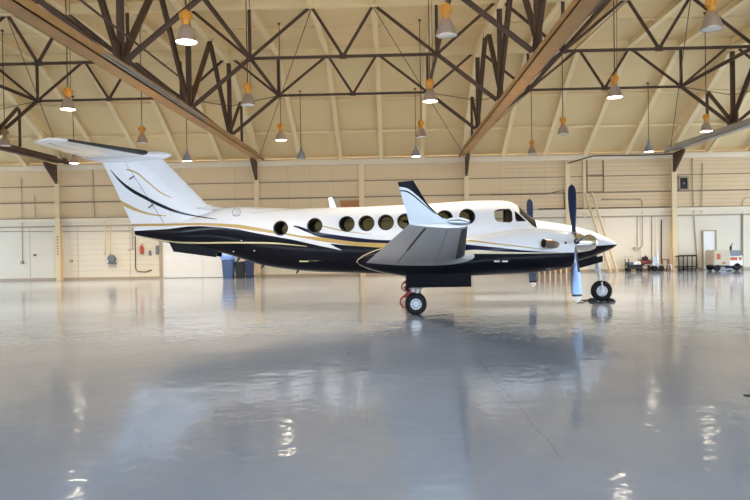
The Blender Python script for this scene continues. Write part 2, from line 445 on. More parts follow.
# ------------------------------------------------------------------ main trusses
CHZ = 6.02                                 # underside level of the bottom chord
PY = [34.1, 27.7, 22.1, 16.5, 10.9, 5.3, -.3]
def topz(Y): return roof_z(Y) - .42
tl = ['leftmost roof truss, ending at the first wall column', 'roof truss with rusty bottom chord over the tail, conduit along it',
      'roof truss with rusty bottom chord right of the winglet', 'rightmost roof truss with grey bottom chord above the wall louver']
for i, x in enumerate(TX):
    t = empty('roof_truss', (x, WY-.2, CHZ)); tag(t, tl[i], 'roof truss', 'main roof trusses')
    def P(y, z, dx=0): return (dx, y-(WY-.2), z-CHZ)
    cm = m_chord if i else m_steel
    bm = BM()
    box(bm, -.19, .19, PY[-1]-(WY-.2), -.02, -.22, -.19)
    for sx in (-.19, .17): box(bm, sx, sx+.02, PY[-1]-(WY-.2), -.02, -.22, -.05)
    box(bm, -.1, .1, PY[-1]-(WY-.2), -.02, -.19, .06)
    if i < 3: link('bottom_chord', bm, cm, t)
    else: link('bottom_chord', bm, m_conduit, t)
    bm = BM()
    pts = [P(PY[0]-.4, topz(PY[0]-.4)), P(BRK_Y, topz(BRK_Y)), P(PY[-1], topz(PY[-1]))]
    for a, e in zip(pts, pts[1:]): bar(bm, a, e, .22, .2)
    link('top_chord', bm, m_raft, t)
    for k in range(1, len(PY)):
        y = PY[k]
        bm = BM(); angle_bar(bm, P(y, CHZ+.1), P(y, topz(y)), .16); link('vertical', bm, m_steel, t)
        ym = (PY[k]+PY[k-1])/2
        if k == 1:
            ym = 29.9
            bm = BM(); angle_bar(bm, P(ym, CHZ+.1), P(ym, topz(ym)), .10); link('vertical', bm, m_steel, t)
            bm = BM(); angle_bar(bm, P(PY[1], CHZ+.1), P(ym, topz(ym)), .13); link('diagonal', bm, m_steel, t)
            continue
        bm = BM(); angle_bar(bm, P(PY[k], CHZ+.1, .04), P(ym, topz(ym), .04), .17); link('diagonal', bm, m_steel, t)
        bm = BM(); angle_bar(bm, P(PY[k-1], CHZ+.1, -.04), P(ym, topz(ym), -.04), .17); link('diagonal', bm, m_steel, t)
    for k in range(1, len(PY)):
        bm = BM(); box(bm, -.025, .025, PY[k]-.42-(WY-.2), PY[k]+.42-(WY-.2), .02, .52); link('gusset_plate', bm, m_steel, t)
    if i == 1:
        bm = BM()
        for dx, dz in ((.215, -.17), (.24, -.11)): tube(bm, [P(15.0, CHZ+dz, dx), P(23.0, CHZ+dz, dx)], .022, 8)
        link('conduit', bm, m_conduit, t)
        bm = BM(); tube(bm, [P(PY[-1], CHZ+.5, .42), P(20, CHZ+.5, .42)], .025, 8); link('pipe', bm, m_steel, t)
    if i == 2:
        bm = BM(); tube(bm, [P(PY[-1], CHZ-.17, .215), P(27, CHZ-.17, .215)], .022, 8); link('conduit', bm, m_conduit, t)

# ------------------------------------------------------------------ cross frames between the trusses
HUBZ = 7.63
bayname = {1: 'left bay', 2: 'middle bay', 3: 'right bay', 4: 'far right bay'}
rowname = {27.7: 'farthest', 22.1: 'second', 16.5: 'nearest'}
FB = {1: (TX[0], TX[1]), 2: (TX[1], TX[2]), 3: (TX[2], TX[3]), 4: (TX[3], TX[3]+10)}
for y in (27.7, 22.1, 16.5):
    for bnum, (a, e) in FB.items():
        if bnum == 4 and y != 27.7: continue
        W = e-a; t = empty('cross_frame', (a, y, CHZ))
        tag(t, 'dark steel cross frame spanning the %s, %s row from the wall' % (bayname[bnum], {27.7: 'first', 22.1: 'second', 16.5: 'third'}[y]), 'cross frame', 'cross frames between trusses')
        tz = roof_z(y)-.28
        def P(f, z): return (f*W, 0, z-CHZ)
        w = .09
        def mem(nmx, p, q, ww=w):
            bm = BM(); angle_bar(bm, p, q, ww); return link(nmx, bm, m_steel, t)
        mem('bottom_chord', P(.2, HUBZ), P(.8, HUBZ))
        mem('diagonal', P(.2, HUBZ), P(.4, tz)); mem('diagonal', P(.4, tz), P(.5, HUBZ)); mem('diagonal', P(.5, HUBZ), P(.6, tz)); mem('diagonal', P(.6, tz), P(.8, HUBZ))
        mem('knee_brace', P(.012, CHZ+.1), P(.2, HUBZ), .12); mem('knee_brace', P(.988, CHZ+.1), P(.8, HUBZ), .12)
        mem('upper_brace', P(.01, tz), P(.2, HUBZ)); mem('upper_brace', P(.99, tz), P(.8, HUBZ))
        mem('vertical', P(.2, HUBZ), P(.2, tz), .1); mem('vertical', P(.8, HUBZ), P(.8, tz), .1)
        for f in (.2, .5, .8):
            bm = BM(); box(bm, f*W-.12, f*W+.12, -.02, .02, HUBZ-CHZ-.07, HUBZ-CHZ+.11); link('gusset_plate', bm, m_steel, t)
        for f in (.4, .6):
            bm = BM(); box(bm, f*W-.22, f*W+.22, -.03, .03, tz-CHZ-.08, tz-CHZ+.10); link('gusset_plate', bm, m_raft, t)
        if y != 27.7:
            for f in (.2, .8):
                bm = BM(); p = Vector(P(f, HUBZ)); angle_bar(bm, p, p + Vector((0, 5.6, 0)), .11); link('tie_strut', bm, m_steel, t)
        else:
            for f, g in ((.2, 0), (.8, 1)):
                bm = BM(); tube(bm, [P(f, HUBZ), P(g, HUBZ-.38)], .016, 6); link('tie_rod', bm, m_rod, t)
for bnum in (1, 2, 3):
    a, e = FB[bnum]; W = e-a
    for f, g, sd in ((.4, 0, 'left'), (.6, 1, 'right')):
        bm = BM(); tube(bm, [(a+f*W, 22.1, roof_z(22.1)-.38), (a+g*W, WY-.5, EZ+.15)], .016, 6)
        tag(link('brace_rod', bm, m_rod), 'thin steel brace rod falling to the %s column of the %s' % (sd, bayname[bnum]), 'brace rod', 'long brace rods under the roof')

# ------------------------------------------------------------------ pendant lamps
LX = lambda k: -13.95 + 5.02*k
LY = [13.2, 18.85, 24.5, 29.9]
lamps = [ # row, k, lit, housing, label
 (0, 2, 1, m_orange, 'large lit pendant lamp with orange cap near the top left truss'),
 (0, 3, 0, m_orange, 'large unlit pendant lamp with bright orange cap at top centre'),
 (0, 4, 0, m_orange, 'large unlit pendant lamp with orange cap at top right corner'),
 (1, 1, 1, m_orange, 'lit pendant lamp with orange cap above the stabilizer tip'),
 (1, 2, 0, m_orange, 'unlit pendant lamp with orange cap beside the left truss webs'),
 (1, 3, 1, m_orange, 'lit pendant lamp with orange cap at the hub above the winglet'),
 (1, 4, 1, m_orange, 'lit pendant lamp with orange cap above the propeller side'),
 (2, 0, 0, m_brownh, 'brown pendant lamp at the left edge of the hangar'),
 (2, 1, 0, m_orange, 'unlit pendant lamp with orange cap just above the fin top'),
 (2, 2, 1, m_orange, 'lit pendant lamp with orange cap over the rear fuselage'),
 (2, 3, 0, m_orange, 'unlit pendant lamp with orange cap directly above the winglet, below a lit one'),
 (2, 4, 0, m_orange, 'unlit pendant lamp with orange cap over the cockpit, longer drop of the two there'),
 (2, 5, 1, m_orange, 'lit pendant lamp with orange cap beside the rightmost truss'),
 (3, 0, 1, m_brownh, 'small lit pendant lamp just under the stabilizer near the wall'),
 (3, 1, 1, m_greyh, 'small lit pendant lamp with grey cap right of the fin top'),
 (3, 2, 0, m_greyh, 'small pale pendant lamp with grey cap near the wall above rear cabin'),
 (3, 3, 1, m_greyh, 'small lit pendant lamp with grey cap near the wall above the winglet'),
 (3, 4, 0, m_orange, 'small pendant lamp with orange cap near the wall above the cockpit'),
 (3, 5, 1, m_greyh, 'small pendant lamp with grey cap near the wall right of the nose'),
]
protos = {}
def lamp(row, k, lit, hm, label):
    x, y = LX(k), LY[row]; zb = (5.56, 5.46, 5.34, 5.33)[row]
    t = empty('pendant_lamp', (x, y, zb)); tag(t, label, 'pendant lamp', 'high bay pendant lamps')
    key = (lit, hm.name)
    big = hm in (m_orange, m_brownh)
    if key not in protos:
        d = {}
        bm = BM(); lathe(bm, [(.205, .0), (.208, .015), (.195, .05), (.165, .15), (.125, .25), (.085, .31), (.06, .33), (.0, .335)], (0, 0, 0), n=28)
        lathe(bm, [(.200, .001), (.16, .14), (.08, .30), (.0, .31)], (0, 0, 0), n=28)
        d['reflector'] = (bm, m_shade if big else m_greyh)
        bm = BM(); lathe(bm, [(.0, -.012), (.12, -.008), (.19, .004), (.196, .02), (.0, .03)], (0, 0, 0), n=28)
        d['lens'] = (bm, m_lens_on if lit else m_lens_off)
        bm = BM()
        if big:
            lathe(bm, [(.0, .33), (.065, .33), (.075, .36), (.075, .42), (.095, .45), (.105, .47), (.105, .56), (.09, .585), (.05, .60), (.03, .63), (.0, .63)], (0, 0, 0), n=20)
            for q in range(4):
                an = q*PI/2+.4; px_, py_ = .10*math.cos(an), .10*math.sin(an)
                box(bm, px_-.025, px_+.025, py_-.025, py_+.025, .45, .56)
        else:
            lathe(bm, [(.0, .33), (.06, .33), (.075, .37), (.06, .42), (.03, .44), (.05, .47), (.05, .52), (.02, .54), (.0, .54)], (0, 0, 0), n=20)
        d['housing'] = (bm, hm)
        protos[key] = {n_: link(n_, v[0], v[1], t, smooth=True, angle=.6) for n_, v in d.items()}
    else:
        for n_, o in protos[key].items():
            q = o.copy(); COL.objects.link(q); q.parent = t
    rz = roof_z(y)-zb
    bm = BM(); tube(bm, [(0, 0, .58 if big else .52), (0, 0, rz)], .014, 6); lathe(bm, [(.05, rz-.05), (.05, rz)], (0, 0, 0), n=10, cap=True)
    link('drop_cord', bm, m_steel, t)
    if row < 2:
        bm = BM(); tube(bm, [(.07, .02, .55), (.10, .02, rz)], .008, 5); link('power_cable', bm, m_steel, t)
    if lit:
        ld = bpy.data.lights.new('lamp_glow', 'SPOT'); ld.energy = LAMP_W; ld.color = (1, .82, .60); ld.shadow_soft_size = .18; ld.spot_size = 2.4; ld.spot_blend = .8
        lo = bpy.data.objects.new('lamp_glow', ld); COL.objects.link(lo); lo.parent = t; lo.location = (0, 0, -.03)
LAMP_W = 1000
for a in lamps: lamp(*a)

# ------------------------------------------------------------------ things on the far wall
def pz(px, py, Y=WY): p = at(px, py, Y); return p.x, p.z
def conduit(path, r, label, m=m_pipe, Y=WY-.05):
    bm = BM(); tube(bm, [Vector((*pz(a, e)[:1], Y, pz(a, e)[1])) for a, e in path], r, 8)
    tag(link('conduit', bm, m, smooth=True), label, 'conduit', 'conduits on the far wall')
conduit([(57+6, 231.5), (131, 231)], .018, 'thin horizontal conduit right of the first wall column')
conduit([(0, 231.5), (53, 231.5)], .018, 'thin horizontal conduit left of the first wall column')
conduit([(105.3, 217), (105.5, 255)], .03, 'left one of two vertical conduits above the wall horn', m_raft, WY-.08)
conduit([(110.7, 226), (111, 256)], .03, 'right one of two vertical conduits above the wall horn', m_raft, WY-.08)
conduit([(93, 165), (95.5, 222)], .018, 'tall thin conduit under the stabilizer fairing')
conduit([(22, 178), (23, 262)], .015, 'thin conduit left of the first wall column, running down to a small box')
conduit([(35, 196), (36, 217)], .02, 'short conduit stub above the ledge at left')
conduit([(135.5, 236), (135.8, 268), (138, 271.5), (146, 272), (152, 270)], .022, 'dark conduit bent at floor level below the tail', m_blk)
conduit([(132.5, 228), (132.5, 250), (128, 250)], .018, 'small tan conduit with elbow left of the fire extinguisher')
conduit([(490, 195), (548, 194), (563, 190), (565, 209)], .022, 'dark cable draped along the siding above the cockpit', m_steel)
conduit([(538, 209), (560, 208.5), (600, 208), (668, 207)], .022, 'dark horizontal pipe on the wall behind the propeller', m_steel)
conduit([(601, 199.2), (640, 199), (642, 202), (642, 246), (639, 248)], .022, 'conduit bending down the wall right of the nose')
conduit([(637, 217), (637, 246)], .018, 'vertical conduit beside the bent one, right of the nose')
conduit([(651.5, 216), (651.5, 262)], .016, 'thin vertical conduit between the ladder and fourth column', m_rod)
conduit([(661, 220), (661, 266)], .030, 'thick dark vertical conduit left of the fourth column', m_steel)
conduit([(691.5, 157), (693, 207), (697, 268)], .022, 'long conduit slanting down right of the louver')
conduit([(702, 163), (701.5, 212), (698, 214)], .020, 'straight conduit left of the white door, down to the ledge')
conduit([(742, 212), (742, 269)], .045, 'thick downpipe behind the ground power cart', m_pipe)
conduit([(750, 197), (745, 198), (742, 202), (742, 209)], .018, 'curved conduit above the thick downpipe at right')
conduit([(566, 164), (592, 156.5), (640, 156), (676, 154.5)], .03, 'dark pipe under the eave beam at right', m_steel, WY-.30)

# rectangular frame on the siding right of the ladder top
bm = BM(); x0, z0 = pz(587, 192); x1, z1 = pz(603, 158.5)
for a in ((x0, z0, x1, z0), (x1, z0, x1, z1), (x0, z1, x0, z0), (x0, (z0+z1)/2, x1, (z0+z1)/2)): bar(bm, (a[0], WY-.04, a[1]), (a[2], WY-.04, a[3]), .05)
tag(link('access_panel_frame', bm, m_line), 'outlined rectangular access panel on siding above the ladder', 'panel')
# plywood panel over the fuselage
x0, z1 = pz(341, 201.5); x1, z0 = pz(360.5, 212)
bm = BM(); box(bm, x0, x1, WY-.12, WY-.001, z0, z1); box(bm, x0-.03, x1+.03, WY-.15, WY-.001, z1, z1+.04)
tag(link('wooden_wall_panel', bm, m_wood), 'orange-brown wooden board on the wall just above the cabin roof', 'panel')
# louver
x0, z1 = pz(677.8, 176.5); x1, z0 = pz(688.4, 190.4)
lv = empty('wall_louver', (0, 0, 0)); tag(lv, 'dark square ventilation louver high on the wall right of fourth column', 'louver')
bm = BM()
for a in ((x0, x1, z0, z0+.07), (x0, x1, z1-.07, z1), (x0, x0+.07, z0, z1), (x1-.07, x1, z0, z1)): box(bm, a[0], a[1], WY-.10, WY-.001, a[2], a[3])
link('louver_frame', bm, m_pipe, lv)
bm = BM(); box(bm, x0+.05, x1-.05, WY-.03, WY-.002, z0+.05, z1-.05)
for k in range(7):
    z = z0+.09+k*(z1-z0-.16)/7; bar(bm, (x0+.06, WY-.06, z), (x1-.06, WY-.06, z), .05, .012)
link('louver_blades', bm, mat('louver_dark', (.025, .024, .022), .6), lv)
bm = BM(); lathe(bm, [(0, 0), (.05, 0), (.05, -.05), (0, -.05)], ((x0+x1)/2, WY-.07, (z0+z1)/2), 'y', 12); link('fan_hub', bm, m_gry, lv)
# white doors
def door(n, px0, px1, pytop, split, label):
    x0, zt = pz(px0, pytop); x1, _ = pz(px1, pytop)
    t = empty('door_%d' % n, ((x0+x1)/2, WY-.02, 0)); tag(t, label, 'door', kind='structure'); w = (x1-x0)/2
    bm = BM()
    for a in ((-w-.05, -w, 0, zt+.05), (w, w+.05, 0, zt+.05), (-w, w, zt, zt+.05)): box(bm, a[0], a[1], -.10, 0, a[2], a[3])
    link('door_frame', bm, m_pipe if n == 2 else m_doorw, t)
    if split:
        for a, e in ((-w, .3*w-.008), (.3*w+.008, w)):
            bm = BM(); box(bm, a, e, -.06, 0, .02, zt); link('door_leaf', bm, m_doorw, t)
    else:
        bm = BM(); box(bm, -w, w, -.06, 0, .02, zt); link('door_leaf', bm, m_doorw, t)
    bm = BM(); kx = (.36*w if split else w-.1)
    lathe(bm, [(0, -.12), (.03, -.115), (.035, -.09), (.015, -.08), (.015, -.06)], (kx, 0, .55 if split else 1.0), 'y', 12); link('door_knob', bm, m_silver, t)
    return t
door(1, 164, 223, 229, True, 'wide white double door on the wall below the tail')
door(2, 702.5, 714.5, 231.3, False, 'narrow white door behind the ground power cart')
x = at(161.5, 250, WY).x
bm = BM(); box(bm, x-.085, x+.085, WY-.12, WY-.001, 0, 2.7)
struct('trim_6', bm, m_pipe, 'brown timber jamb left of the wide white double door', 'wall trim')
# fire extinguisher
x, z = pz(142.6, 254); t = empty('fire_extinguisher', (x, WY-.13, z)); tag(t, 'red fire extinguisher hung on the wall below the tail cone', 'fire extinguisher')
bm = BM(); lathe(bm, [(0, 0), (.08, 0), (.085, .02), (.085, .33), (.06, .39), (.03, .41), (0, .41)], (0, 0, 0), n=16); link('cylinder_body', bm, m_redext, t, True)
bm = BM(); lathe(bm, [(.025, .40), (.025, .46), (0, .46)], (0, 0, 0), n=10); bar(bm, (-.02, 0, .47), (.12, 0, .49), .025); link('valve_handle', bm, m_redext, t)
bm = BM(); tube(bm, [(-.03, -.02, .44), (-.11, -.04, .40), (-.12, -.05, .22), (-.10, -.05, .12)], .014, 6); link('hose', bm, m_redext, t)
# round horn / reel
x, z = pz(113, 258.5); t = empty('hose_reel', (x, WY-.15, z)); tag(t, 'grey round hose reel on the wall under two conduits', 'hose reel')
bm = BM(); lathe(bm, [(0, -.12), (.17, -.12), (.19, -.10), (.19, -.08), (.09, -.07), (.09, .02), (.19, .03), (.19, .06), (.17, .08), (0, .08)], (0, 0, 0), 'y', 20); link('reel_drum', bm, m_gry, t, True, .6)
bm = BM(); lathe(bm, [(.15, .0), (.17, .0), (.17, -.06), (.10, -.06)], (0, 0, 0), 'y', 20); link('hose', bm, m_blk, t, True)
bm = BM(); box(bm, -.22, .20, -.06, .149, -.28, -.22); box(bm, -.18, -.12, .0, .149, -.28, .1); link('bracket', bm, m_gry, t)
# boxes
for (px, py, w, h, lb) in ((158, 250, 3.0, 9, 'grey electrical box on the wall under the tail, nearest the timber jamb'), (150.5, 253, 2.2, 5, 'small pale junction box between extinguisher and grey box'),
                           (23, 262.5, 2.6, 3, 'small junction box at the end of a conduit at far left'), (35.5, 255, 2, 2, 'tiny grey switch box left of the first column'),
                           (636, 248.5, 6, 2.4, 'small tan junction box above the wheeled tool cart'), (72, 261, 2, 2.5, 'tiny switch box right of the first column')):
    x0, z1 = pz(px-w/2, py-h/2); x1, z0 = pz(px+w/2, py+h/2)
    bm = BM(); box(bm, x0, x1, WY-.14, WY-.015, z0, z1); box(bm, x0+.02, x1-.02, WY-.15, WY-.14, z0+.02, z1-.02)
    tag(link('junction_box', bm, m_gry if 'grey' in lb else m_pipe), lb, 'junction box')
# strip of separate dark hooks up the first column, no rail behind them
t = empty('hook_strip', (XC[0], WY-.35, at(57, 255, WY).z)); tag(t, 'row of dark hooks up the face of the first wall column', 'hook strip')
for k in range(7):
    bm = BM(); box(bm, -.035, .035, -.02, .01, k*.145, k*.145+.07); link('hook', bm, m_line, t)
# ladder
t = empty('ladder', (0, 0, 0)); tag(t, 'pale wooden ladder leaning on the wall behind the nose', 'ladder')
pa, pb = at(610.5, 270.6, WY-1.4), at(585, 193, WY-.2)
pa.z = .0
dv_ = Vector((.30, -.06, 0))
for o_ in (Vector((0, 0, 0)), dv_):
    bm = BM(); bar(bm, pa+o_, pb+o_, .05, .11); link('rail', bm, m_ladder, t)
for k in range(1, 13):
    p = pa.lerp(pb, k/13); bm = BM(); bar(bm, p, p+dv_, .035); link('rung', bm, m_ladder, t)
# bins below the tail
def bin_(px0, px1, py, Yb, m, label, liner=False, h=.95):
    x0, x1 = at(px0, py, Yb).x, at(px1, py, Yb).x; w = (x1-x0)/2; t = empty('trash_bin', ((x0+x1)/2, Yb, 0)); tag(t, label, 'trash bin', 'bins by the wall')
    bm = BM(); rings = []
    for z, k in ((0, .78), (.03, .80), (h*.55, .92), (h*.9, 1.0), (h, 1.0)):
        rings.append([bm.verts.new((w*k*sx*(.85 if c_ else 1), w*.9*k*sy*(1 if c_ else .85), z)) for sx, sy, c_ in ((-1,-1,0),(-1,-1,1),(1,-1,1),(1,-1,0),(1,1,0),(1,1,1),(-1,1,1),(-1,1,0))])
    loft_rings(bm, rings); link('bin_body', bm, m, t)
    bm = BM()
    if liner:
        n = 28; rings = []
        for j, (z, k) in enumerate(((h-.18, 1.10), (h-.08, 1.24), (h+.02, 1.32), (h+.12, 1.26), (h+.16, 1.0))):
            rings.append([bm.verts.new((w*(k+random.uniform(-.05, .05))*sgnpow(math.cos(2*PI*q/n), .6), w*.9*(k+random.uniform(-.05, .05))*sgnpow(math.sin(2*PI*q/n), .6), z+random.uniform(-.035, .035))) for q in range(n)])
        loft_rings(bm, rings, False); link('bin_liner', bm, m_liner, t, True)
    else:
        box(bm, -w*1.04, w*1.04, -w*.95, w*.95, h, h+.05); box(bm, -w*.3, w*.3, -w*1.0, -w*.95, h-.06, h+.02); link('bin_lid', bm, m, t)
    for sx in (-1, 1):
        bm = BM(); lathe(bm, [(0, -.03), (.07, -.03), (.08, 0), (.07, .03), (0, .03)], (sx*w*.7, w*.8, .08), 'x', 12); link('wheel', bm, m_blk, t)
bin_(222.8, 234.5, 275, WY-1.3, m_blue, 'blue trash bin under the tail with pale blue liner over its rim', True, 1.08)
bin_(235.6, 245, 275, WY-1.1, m_dbin, 'black trash bin right of the lined blue bin', False, .75)
bin_(245.4, 254, 275, WY-1.1, m_nbin, 'dark navy trash bin at the right end of the bins', False, .80)
# slatted crate behind the aircraft
x0, x1 = at(537, 270, WY-.9).x, at(573, 270, WY-.9).x
t = empty('slatted_crate', ((x0+x1)/2, WY-.9, 0)); tag(t, 'low brown crate with pale slats against the wall behind the nacelle', 'crate'); w = (x1-x0)/2
bm = BM(); box(bm, -w, w, -.02, .5, .02, .62); link('crate_body', bm, m_brown, t)
for k in range(7):
    xx = -w + .06 + k*(2*w-.16)/6; bm = BM(); box(bm, xx, xx+.07, -.05, -.02, .0, .66); link('slat', bm, m_ladder, t)

# wheeled equipment at right
def wheel(bm, x, y, r, w=.08): lathe(bm, [(0, -w/2), (r*.8, -w/2), (r, -w*.3), (r, w*.3), (r*.8, w/2), (0, w/2)], (x, y, r), 'y', 16)
def eq(name, px, Yb, label, cat):
    x = at(px, 268, Yb).x; t = empty(name, (x, Yb, 0)); tag(t, label, cat); return t
k_ = 32.3/F
t = eq('tool_cart', 633.5, WY-.7, 'low wheeled dark cart with two white boxes beside the wall', 'cart')
bm = BM(); box(bm, -.34, .34, -.25, .25, .12, .17); box(bm, -.34, .34, -.25, .25, .30, .34)
for sx in (-.33, .31):
    for sy in (-.25, .23): box(bm, sx, sx+.03, sy, sy+.03, .1, .62)
link('cart_frame', bm, m_blk, t)
for a, m_, n_ in (((-.05, .14, -.20, .0, .34, .50), m_lab, 'white_box'), ((.17, .29, -.20, .0, .34, .50), m_lab, 'white_box'), ((-.32, -.07, -.2, .2, .34, .46), mat('blue_grey_tray', (.10, .12, .18), .5), 'tool_tray'), ((-.26, .30, -.18, .18, .17, .30), m_blk, 'motor_housing')):
    bm = BM(); box(bm, *a); link(n_, bm, m_, t)
bm = BM(); tube(bm, [(-.33, .2, .6), (-.33, .2, .74), (.05, .2, .78), (.05, .2, .6)], .015, 6); link('push_handle', bm, m_silver, t)
for sx in (-.26, .26):
    for sy in (-.2, .2): bm = BM(); wheel(bm, sx, sy, .08, .06); link('wheel', bm, m_tire, t)
t = eq('air_tank', 645, WY-.6, 'small dark red air tank between the two carts at right', 'air tank')
bm = BM(); lathe(bm, [(0, -.30), (.10, -.28), (.15, -.2), (.15, .2), (.10, .28), (0, .30)], (0, 0, .42), 'x', 18); link('tank_body', bm, mat('dark_red_tank', (.16, .03, .03), .4), t, True)
for xa_ in (-.22, .16):
    bm = BM(); box(bm, xa_, xa_+.06, -.12, .12, 0, .32); link('tank_leg', bm, m_blk, t)
bm = BM(); box(bm, -.12, .12, -.1, .1, .57, .70); lathe(bm, [(0, .70), (.05, .70), (.05, .76), (0, .76)], (.03, 0, 0), n=10); link('compressor_head', bm, m_blk, t)
t = eq('tow_bar_dolly', 656, WY-.8, 'silver tow bar dolly with upright handle and black wheels', 'dolly')
bm = BM(); tube(bm, [(-.55, 0, .32), (.68, 0, .32)], .025, 8); tube(bm, [(.68, 0, .32), (.76, 0, .2), (.74, 0, .1)], .03, 8); link('tow_bar', bm, m_silver, t)
bm = BM(); tube(bm, [(.11, .05, .12), (.11, .05, 1.0)], .022, 8); tube(bm, [(.0, .05, 1.0), (.22, .05, 1.0)], .02, 8); link('upright_handle', bm, m_silver, t)
bm = BM(); box(bm, -.20, .0, -.12, .12, .28, .62); box(bm, -.18, .02, -.08, .1, .62, .72); link('pump_body', bm, m_silver, t)
for sx in (-.08, .2):
    for sy in (-.15, .15): bm = BM(); wheel(bm, sx, sy, .13, .08); link('wheel', bm, m_tire, t)
t = eq('sawhorse', 667.2, WY-.5, 'small brown sawhorse at the foot of the fourth column', 'sawhorse')
bm = BM(); box(bm, -.28, .10, -.05, .05, .52, .58); link('crossbar', bm, m_brown, t)
for sx in (-.24, .06):
    for sy in (-.22, .22): bm = BM(); bar(bm, (sx, sy, 0), (sx, 0, .54), .05); link('leg', bm, m_brown, t)
t = eq('utility_cart', 685.6, WY-.45, 'black two shelf utility cart right of the fourth column', 'cart')
w = (695-676.3)/2*k_
bm = BM(); box(bm, -w, w, -.25, .25, .68, .72); box(bm, -w, w, -.25, -.23, .72, .76); link('shelf', bm, m_blk, t)
bm = BM(); box(bm, -w, w, -.25, .25, .16, .20); link('shelf', bm, m_blk, t)
for sx in (-w, -.03, w-.04):
    for sy in (-.25, .22): bm = BM(); box(bm, sx, sx+.04, sy, sy+.03, .09, .70); link('leg', bm, m_blk, t)
for sx in (-w+.05, 0, w-.05):
    for sy in (-.22, .22): bm = BM(); wheel(bm, sx, sy, .05, .04); link('caster', bm, m_tire, t)
t = eq('ground_power_cart', 724, WY-1.2, 'beige wheeled ground power unit by the white door', 'power unit')
w = .68
bm = BM(); box(bm, -w, .08, -.45, .45, .26, .98); bmesh.ops.bevel(bm, geom=bm.edges[:], offset=.03, segments=2, affect='EDGES'); link('cabinet', bm, m_beige, t)
bm = BM(); box(bm, .08, w, -.42, .42, .24, .66); link('engine_box', bm, m_lab, t)
bm = BM(); box(bm, .08, w-.05, -.42, .42, .74, .96); box(bm, .1, w-.1, -.43, -.42, .70, .76); link('engine_hood', bm, m_gry, t)
bm = BM(); box(bm, .08, w-.03, -.38, .38, .655, .75); link('hood_gap', bm, m_lab, t)
for a, e in ((.10, .42), (.50, w-.06)):
    bm = BM(); box(bm, a, e, -.44, -.42, .50, .64); link('side_panel', bm, m_org2, t)
bm = BM(); box(bm, -w+.14, -w+.30, -.47, -.45, .55, .82); link('red_placard', bm, m_org2, t)
bm = BM(); box(bm, -.30, -.14, -.465, -.45, .34, .42); link('red_placard', bm, m_org2, t)
bm = BM(); box(bm, -w, w, -.35, .35, .18, .25); box(bm, .15, w, -.4, -.36, .24, .34); link('chassis', bm, m_blk, t)
bm = BM(); box(bm, -.42, .26, -.36, -.30, .04, .12); link('lower_step', bm, mat('blue_grey_step', (.25, .3, .42), .5), t)
bm = BM(); tube(bm, [(.33, 0, .95), (.33, 0, 1.16)], .05, 10); tube(bm, [(.33, 0, 1.14), (.42, 0, 1.3)], .02, 8); link('exhaust_pipe', bm, m_blk, t)
for sx, r in ((-w+.18, .17), (.42, .20)):
    for sy in (-.36, .36): bm = BM(); wheel(bm, sx, sy, r, .12); link('wheel', bm, m_tire, t)

# ================================================================== THE AIRPLANE
A = empty('turboprop_airplane', PO, PYAW)
tag(A, 'white and black twin turboprop airplane with gold stripes parked in the hangar', 'airplane')
# fuselage: px, top y, bottom y, half width, exponent
rows = [(135.2,225.5,235.0,.06,2.2),(140,224.5,236.5,.11,2.2),(160,223.5,241.2,.20,2.2),(184,220,246.2,.30,2.25),(207,213,249.6,.39,2.3),(225,208.2,253.8,.47,2.35),(240,206.7,258.2,.53,2.4),(262,207.6,265.0,.60,2.45),
        (297,208.9,270.2,.665,2.5),(315,208.2,271.6,.685,2.55),(338,207.6,272.4,.69,2.6),(370,206.8,273.2,.69,2.6),(400,205.4,274,.69,2.6),(440,203.2,274,.69,2.6),(476,201,273.5,.685,2.55),
        (498,200.6,272.5,.68,2.5),(508,201.6,272,.675,2.5),(515,204.3,271.5,.67,2.45),(522,210,271,.655,2.4),(530,217.2,270,.63,2.35),(536,219.8,269,.605,2.3),(546,221.6,267.3,.56,2.25),(558,223.4,265,.51,2.2),
        (573,226.1,261.8,.44,2.15),(589,230.4,257.5,.345,2.1),(603,235.8,252.4,.235,2.05),(611,239.8,248.9,.14,2.0),(615.5,242.9,246.2,.06,2.0),(616.9,244.5,244.7,.008,2.0)]
ftab = []
for px, yt, yb, hw, ex in rows:
    a, e = UP(px, yt), UP(px, yb); ftab.append((a.x, a.z, e.z, hw, ex))
def hw_at(px): 
    x = UP(px, 235).x; return interp(ftab, x)[2]
def side(pts, k=.97):
    """picture positions of paint lines -> (x, z) on the near side of the fuselage"""
    out = []
    for px, py in pts:
        p = UP(px, py, -hw_at(px)*k); out.append((p.x, p.z))
    return out
B1 = [(134.5,231),(168,229),(187,226.4),(200,226),(220,227.2),(238,229.2),(256,233),(279,237.2),(292,239.5),(310,243.6),(320,245.8),(327,247.2),(329,243.4),(343,244.9),(356,246),(392,248.2),(430,250),(470,251.5),(530,250.5),(575,248),(597.6,245.7),(620,244.2)]
tongueU = [(300,239.0),(320,242),(328,243.2),(334,246.2),(341.8,250.3)]; tongueL = [(300,241.4),(310,243.6),(320,245.8),(334,248.7),(341.8,250.4)]
g_hi = [(130,224.0),(150,223.7),(200,222.9),(220,223.5),(238,224.6),(247,225.8),(272,230.3),(285,232.8),(303,236.0),(320,237.2),(338,239.7),(356,242),(374,242.8),(392,243.4),(470,247.5)]
g_lo = [(130,226.5),(150,226.1),(200,225.2),(220,226.2),(238,228.2),(247,229.8),(272,233.3),(285,234.8),(303,237.8),(320,241.3),(338,243.6),(356,246),(374,247.2),(392,248.2),(470,251.5)]
n_hi = [(293.5,225.4),(297,225.8),(303,227.6),(310,230),(320,232.4),(338,235.2),(356,237.6),(374,239.5),(392,240.4),(470,244)]
n_lo = [(293.5,226.6),(297,227.8),(303,230.6),(310,233.4),(318,236.6),(338,239.7),(356,242),(374,242.8),(392,243.4),(470,247.5)]
